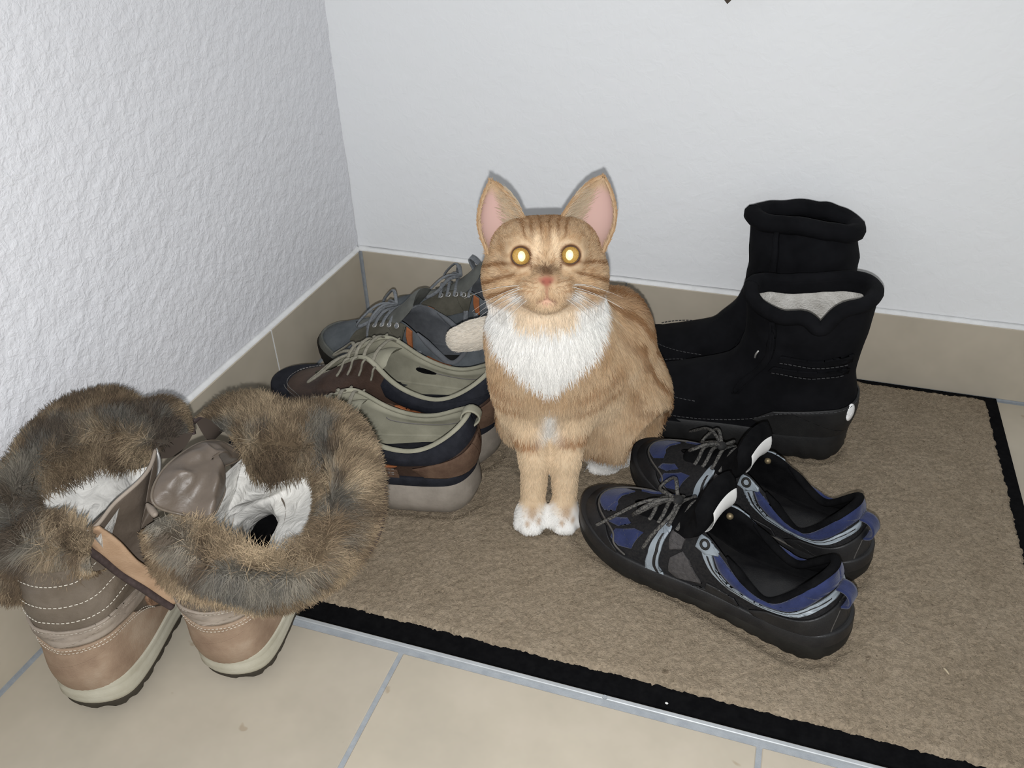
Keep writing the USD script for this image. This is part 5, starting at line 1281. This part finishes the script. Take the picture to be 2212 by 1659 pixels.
def lining_tube(parent, I, up, vs, label='white fleece lining', closed=True, m='white_fleece'):
    """fleece from the collar's inner edge down along the inside of the shaft"""
    n = len(I); ctr = I.mean(0); ang = np.arctan2(I[:, 1] - ctr[1], I[:, 0] - ctr[0])
    Rs = [I + np.array([0, 0, -.003]), None]
    for v, inset in vs:
        s = np.linspace(0, 1, 160, endpoint=False); q = up.at(s, np.full(160, v)); c = q.mean(0)
        q = c + (q - c) * (1 - inset / (np.linalg.norm((q - c)[:, :2], axis=1, keepdims=True) + 1e-6))
        a = np.arctan2(q[:, 1] - c[1], q[:, 0] - c[0]); o = np.argsort(a); a, q = a[o], q[o]
        Rs.append(np.stack([np.interp(ang, a, q[:, k], period=2 * np.pi) for k in range(3)], 1))
    Rs[1] = Rs[0] * .45 + Rs[2] * .55 + np.array([0, 0, -.002])
    Rs = np.array(Rs); B = PchipInterpolator(np.linspace(0, 1, len(Rs)), Rs, axis=0)(np.linspace(0, 1, 40)).transpose(1, 0, 2)
    d = B - B.mean(0, keepdims=True); d[..., 2] = 0; d /= np.linalg.norm(d, axis=-1, keepdims=True) + 1e-9
    B = B - d * (0.0045 * (0.6 + nz(B, 42, 3, 3)) * np.clip(np.arange(40) / 8, 0, 1))[..., None]
    b = B[:, -1].mean(0); m_ = grid_mesh(B, close_u=closed)
    return obj('lining', m_, m, parent, label=label), b
def patch(loop, height, n=14, wr=0.003, freq=40, seed=1, sag=None):
    """a sheet stretched over a closed loop of points, bulging along its normal"""
    L = smooth_path(loop, 96, True); c = L.mean(0)
    nn = np.zeros(3)
    for a, b in zip(L - c, np.roll(L, -1, 0) - c): nn += np.cross(a, b)
    nn /= np.linalg.norm(nn); nn *= np.sign(nn[2])
    r = np.linspace(0.02, 1, n)
    P = c + (L - c)[:, None] * r[None, :, None] + nn * (height * (1 - r ** 2))[None, :, None]
    rid = 1 - 2.2 * np.abs(nz(P + nz(P, 25, seed + 2, 2)[..., None] * .02, freq, seed, 2))
    P = P + nn * (wr * rid * (1 - r ** 4)[None, :])[..., None]
    m = grid_mesh(P, close_u=True)
    if (vnormals(m.vertices, m.faces) @ nn).sum() < 0: m = grid_mesh(P, close_u=True, flip=True)
    return thicken(m, -0.0016), L

def tan_boot(name, label, heel, toe, top, cut=1.0, pitch=0.0):
    P = placer(heel, toe, 0.250, 0.0, 0.0, pitch)
    rg = tan_rings(top)
    wr = lambda p, s, v: p + (np.array([1, 1, 0.2]) * (p - np.array([.055, 0, 0])) / .05) * (0.0026 * nz(p * [1, 1, 2.6], 46, 5, 2) * smoothstep(.42, .62, v))[..., None] + np.stack([0 * v, .012 * smoothstep(-.025, -.045, p[..., 1]) * smoothstep(.8, 1, v), 0 * v], -1)
    up = Upper(rg, P, waist=0.05, knots=[0, .22, .48, .76, 1], edit=wr)
    sh = thing(name, label, 'boot', (heel[0], heel[1], 0), group='pair of tan fur-collared boots')
    obj('outsole', sole_mesh(rg[0], P, 0.0, 0.0145, 0.0030, [(0, -1.0), (0.25, 0.1), (0.7, 1.0), (1, 0.7)], 0.012, 0.0022, 26), 'dark_tread', sh, smooth=35, label='dark tread')
    obj('midsole', sole_mesh(rg[0], P, 0.013, lambda f: 0.035 + 0.007 * np.exp(-(f / .2) ** 2), 0.0050, [(0, .25), (.10, .75), (.26, 1.05), (.33, .85), (.40, 1.0), (.60, .95), (.66, .75), (.74, .85), (.94, .85), (1, 0.68)], 0.011), 'cream_sole', sh, smooth=50, label='cream rubber sole with grooves')
    obj('shaft', up.sheet(-0.02, cut, 150, 40), 'taupe_leather', sh, label='wrinkled taupe leather shaft')
    q = lambda pts, sd: [((s if sd > 0 else 1 - s), v) for s, v in pts]
    hp_ = [(0, -.02), (.06, -.02), (.13, -.02), (.205, -.02), (.195, .14), (.165, .36), (.13, .52), (.085, .57), (.04, .58), (0, .575)]
    poly = hp_ + [(-s, v) for s, v in hp_[::-1]]
    obj('heel_panel', up.panel(poly[:len(hp_)] + poly[len(hp_):], 0.0020, size=.007), 'tan_suede', sh, label='tan suede heel panel')
    bp_ = [(0, .59), (.045, .595), (.09, .585), (.14, .54), (.20, .50), (.20, .64), (.14, .69), (.07, .72), (0, .72)]
    obj('heel_band', up.panel(bp_ + [(-s, v) for s, v in bp_[::-1]], 0.0014, size=.007), 'pale_leather', sh, label='paler leather band above the heel')
    for sd in (1, -1):
        obj('side_panel', up.panel(q([(.168, .36), (.203, .14), (.225, -.02), (.30, -.02), (.37, -.02), (.37, .16), (.32, .30), (.26, .50), (.21, .60), (.175, .46)], sd), 0.0022), 'rust_suede', sh, label='reddish-brown suede side panel')
    obj('vamp', up.panel([(.38, -.02), (.44, -.02), (.5, -.02), (.56, -.02), (.62, -.02), (.61, .20), (.57, .34), (.5, .40), (.43, .34), (.39, .20)], 0.0020), 'tan_suede', sh)
    st = [up.stitches([(-.172, .30), (-.13, .50 - d), (-.085, .548 - d), (0, .555 - d), (.085, .548 - d), (.13, .50 - d), (.172, .30)], 0.0026, .0034, .0020, .00036) for d in (0, .03)]
    st += [up.stitches([(-.15, .64), (-.09, .685), (0, .70), (.09, .685), (.15, .64)], 0.0018, .0036, .0020, .00036)]
    for sd in (1, -1): st += [up.stitches(q([(.182, .44), (.212, .56), (.26, .46), (.32, .26)], sd), 0.0028, .0034, .0020, .00036)]
    for v0 in (.78, .86, .95):
        if v0 < cut - .02: st += [up.stitches([(-.21, v0 + .02), (-.12, v0 + .01), (-.05, v0), (.05, v0), (.12, v0 + .01)], 0.0012, .0040, .0024, .0004)]
    obj('stitching', st, 'white_thread', sh, label='white stitching')
    return sh, up, P

def P3(l): return [(at(*a[:2], z=a[2]), at(*b[:2], z=b[2])) for a, b in l]
# the boot standing nearest the mat, its collar turned outwards all round
sh, up, P = tan_boot('fur_boot', 'tan boot with wide fur collar turned out all round, nearest the doormat', (.199, -.684), (.171, -.448), 0.150, 0.79, 0.095)
st = P3([((521, 985, .178), (420, 905, .195)), ((540, 1008, .170), (495, 858, .200)), ((560, 1034, .166), (565, 848, .202)), ((600, 1036, .166), (630, 872, .200)), ((640, 1022, .164), (700, 866, .198)), ((672, 1014, .156), (766, 892, .192)), ((686, 1045, .148), (814, 962, .182)),
         ((692, 1088, .146), (830, 1060, .165)), ((682, 1132, .152), (812, 1160, .145)), ((652, 1174, .166), (757, 1230, .125)), ((610, 1190, .176), (680, 1282, .108)), ((560, 1182, .182), (588, 1312, .098)), ((500, 1160, .186), (490, 1308, .098)), ((455, 1132, .188), (402, 1284, .108)), ((425, 1112, .190), (343, 1222, .130)), ((392, 1100, .191), (318, 1160, .152))])
I, O, PP, NN = fur_collar(sh, st, False, np.array([.225, -.62, .1]), 0.020, 21, 27000)
obj('hem_binding', tube(O + np.array([0, -.002, -.0015]), 0.0030, 7), 'purple_binding', [k for k in BASE if k.startswith(sh + '/fur_collar')][0])
lining_tube(sh, I, up, ((.74, .008), (.60, .006), (.45, .006), (.28, .006)))
fl = outline(tan_rings(.15)[0], 60) * np.array([.95, .92, 1]) + np.array([.006, 0, .020])
fl = P(np.vstack([fl, [[.12, 0, .050]]])); k_ = np.arange(60)
obj('footbed', thicken(trimesh.Trimesh(fl, np.c_[k_, (k_ + 1) % 60, np.full(60, 60)], process=False), .002), 'black_lining', sh, label='footbed painted black for the unlit boot interior')  # black base colour stands in for the shade deep inside the boot
A = lambda l: np.array([at(x, y, z=z) for x, y, z in l])
pm, L = patch(A([(332, 1088, .208), (345, 1025, .217), (385, 985, .215), (430, 958, .203), (480, 955, .190), (522, 984, .180), (478, 1012, .184), (484, 1050, .186), (474, 1090, .188), (452, 1120, .190), (395, 1112, .192)]), 0.020, 30, 0.0085, 36, 4)
gs = obj('gusset', pm, 'taupe_satin', sh, label='folded taupe satin gusset at the open zip')
obj('binding', tube(L, 0.0011, 7, closed=True), 'taupe_leather', gs)
obj('zip_tip', [tube(A([(318, 1090, .190), (328, 1102, .192), (336, 1112, .193)]), [.0016, .0034, .003], 8)], 'pale_leather', sh, label='pale end of the zip')
# its mate against the wall, zip undone and collar flopped open
sh, up, P = tan_boot('fur_boot', 'tan boot with its zip undone and fur collar flopped open against the left wall', (.098, -.749), (.055, -.509), 0.172)
st = P3([((322, 1000, .196), (418, 935, .190)), ((292, 1008, .194), (398, 880, .212)), ((252, 1002, .190), (332, 872, .214)), ((215, 1006, .186), (245, 840, .216)), ((160, 1030, .182), (142, 870, .214)), ((112, 1050, .178), (62, 937, .208)), ((80, 1070, .174), (14, 1005, .198)), ((72, 1094, .174), (-30, 1085, .184)),
         ((88, 1114, .180), (-46, 1185, .160)), ((120, 1118, .188), (5, 1292, .126)), ((150, 1126, .193), (95, 1286, .121)), ((184, 1140, .195), (190, 1250, .132)), ((208, 1156, .194), (240, 1222, .146))])
I, O, PP, NN = fur_collar(sh, st, False, np.array([.09, -.69, .1]), 0.022, 33, 25000, lump=0.010)
obj('hem_binding', tube(O + np.array([0, 0, -.0015]), 0.0020, 7), 'purple_binding', [k for k in BASE if k.startswith(sh + '/fur_collar')][0])
lining_tube(sh, I, up, ((.80, .014), (.62, .008), (.45, .006), (.28, .006)))
fl = outline(tan_rings(.15)[0], 60) * np.array([.95, .92, 1]) + np.array([.006, 0, .020])
fl = P(np.vstack([fl, [[.12, 0, .050]]]))
obj('footbed', thicken(trimesh.Trimesh(fl, np.c_[k_, (k_ + 1) % 60, np.full(60, 60)], process=False), .002), 'black_lining', sh)  # same black colour in place of the interior shade
pm, L = patch(A([(190, 1148, .192), (240, 1098, .196), (290, 1052, .202), (322, 1015, .203), (336, 974, .206), (341, 1030, .192), (333, 1100, .170), (345, 1180, .132), (392, 1290, .085), (308, 1258, .108), (240, 1196, .152)]), -0.003, 16, 0.0015, 30, 6)
gs = obj('gusset', pm, 'taupe_satin', sh, label='taupe gusset stretched across the open zip')
obj('binding', tube(smooth_path(A([(186, 1150, .193), (200, 1142, .194), (240, 1096, .198), (290, 1050, .203), (322, 1013, .205), (336, 970, .208)]), 40), 0.0017, 8), 'pale_leather', gs, label='pale bound edge')
obj('zip_tape', tube(smooth_path(A([(337, 968, .209), (343, 990, .202), (342, 1026, .194), (335, 1056, .184)]), 20), [.0016] * 20, 7), 'steel', gs, label='glinting zip teeth')
def strip(a, b, thick, n=40):
    a, b = smooth_path(a, n), smooth_path(b, n); P_ = np.stack([a * (1 - t) + b * t for t in np.linspace(0, 1, 6)], 1)
    m = grid_mesh(P_); nn = vnormals(m.vertices, m.faces)
    if nn[:, 2].mean() < 0: m = grid_mesh(P_, flip=True)
    return thicken(m, thick)
obj('zip_facing', strip(A([(170, 1148, .192), (215, 1200, .164), (262, 1238, .135), (300, 1262, .118), (345, 1292, .095), (372, 1308, .082)]), A([(212, 1142, .198), (262, 1176, .172), (302, 1218, .144), (335, 1236, .126), (368, 1268, .104), (394, 1298, .086)]), 0.0028), 'apricot_suede', sh, label='apricot suede facing of the opened zip')
obj('zip_edge', tube(smooth_path(A([(166, 1148, .192), (174, 1168, .184), (215, 1205, .162), (262, 1242, .133), (300, 1266, .116), (345, 1296, .093), (372, 1312, .080)]), 50), 0.0034, 8, .8), 'purple_binding', sh, label='dark bound zip edge')
# ---------------------------------------------------------------- small things
look('dark_strap', (0.035, 0.024, 0.014), (0.055, 0.038, 0.022), 0.6, 60, bump=0.2, bscale=500)
tipp = at(1571, 9, y=-0.030)
st_ = thing('hanging_strap', 'pointed end of a dark brown strap hanging at the top edge above the wall', 'strap', (tipp[0], tipp[1], tipp[2]))
prof = np.array([(0.0, 0.0), (0.0035, 0.0035), (0.0075, 0.0095), (0.0090, 0.020), (0.0090, 0.30), (-0.0090, 0.30), (-0.0090, 0.014), (-0.0050, 0.0055)])
strap = trimesh.creation.extrude_polygon(sg.Polygon(prof), 0.003)
v = np.asarray(strap.vertices); sway = 0.010 * np.sin(v[:, 1] / 0.30 * 2.2)
v = np.c_[tipp[0] + v[:, 0] - sway * .3, tipp[1] + v[:, 2] + sway, tipp[2] + v[:, 1]]
obj('strap_end', trimesh.Trimesh(v, strap.faces, process=False), 'dark_strap', st_, smooth=30)
peg = trimesh.creation.cylinder(.006, .05, sections=20); peg.apply_transform(trimesh.transformations.rotation_matrix(np.pi / 2, (1, 0, 0))); peg.apply_translation((tipp[0], -.018, tipp[2] + .30))
obj('peg', peg, 'steel', st_, smooth=30)
look('pale_wood', (0.42, 0.34, 0.22), (0.50, 0.42, 0.30), 0.8, 200)
look('crumb_white', (0.6, 0.6, 0.58), rough=0.8)
a_, b_ = at(2038, 1443, z=MT + .003), at(2050, 1457, z=MT + .003)
sp = tube(smooth_path([a_, (a_ + b_) / 2 + [0, 0, .0006], b_], 8), [.0003, .0008, .0009, .0009, .0009, .0008, .0007, .0003], 6)
p_ = obj('splinter', sp, 'pale_wood', label='tiny pale splinter lying on the doormat right of the blue shoe', cat='splinter')
cr_ = at(1440, 1519, z=.0055); mcr = trimesh.creation.icosphere(1, .0013); mcr.vertices *= np.array([1.2, .8, .7]); mcr.vertices += cr_
obj('crumb', mcr, 'crumb_white', label='white crumb on the black front border of the doormat', cat='crumb')
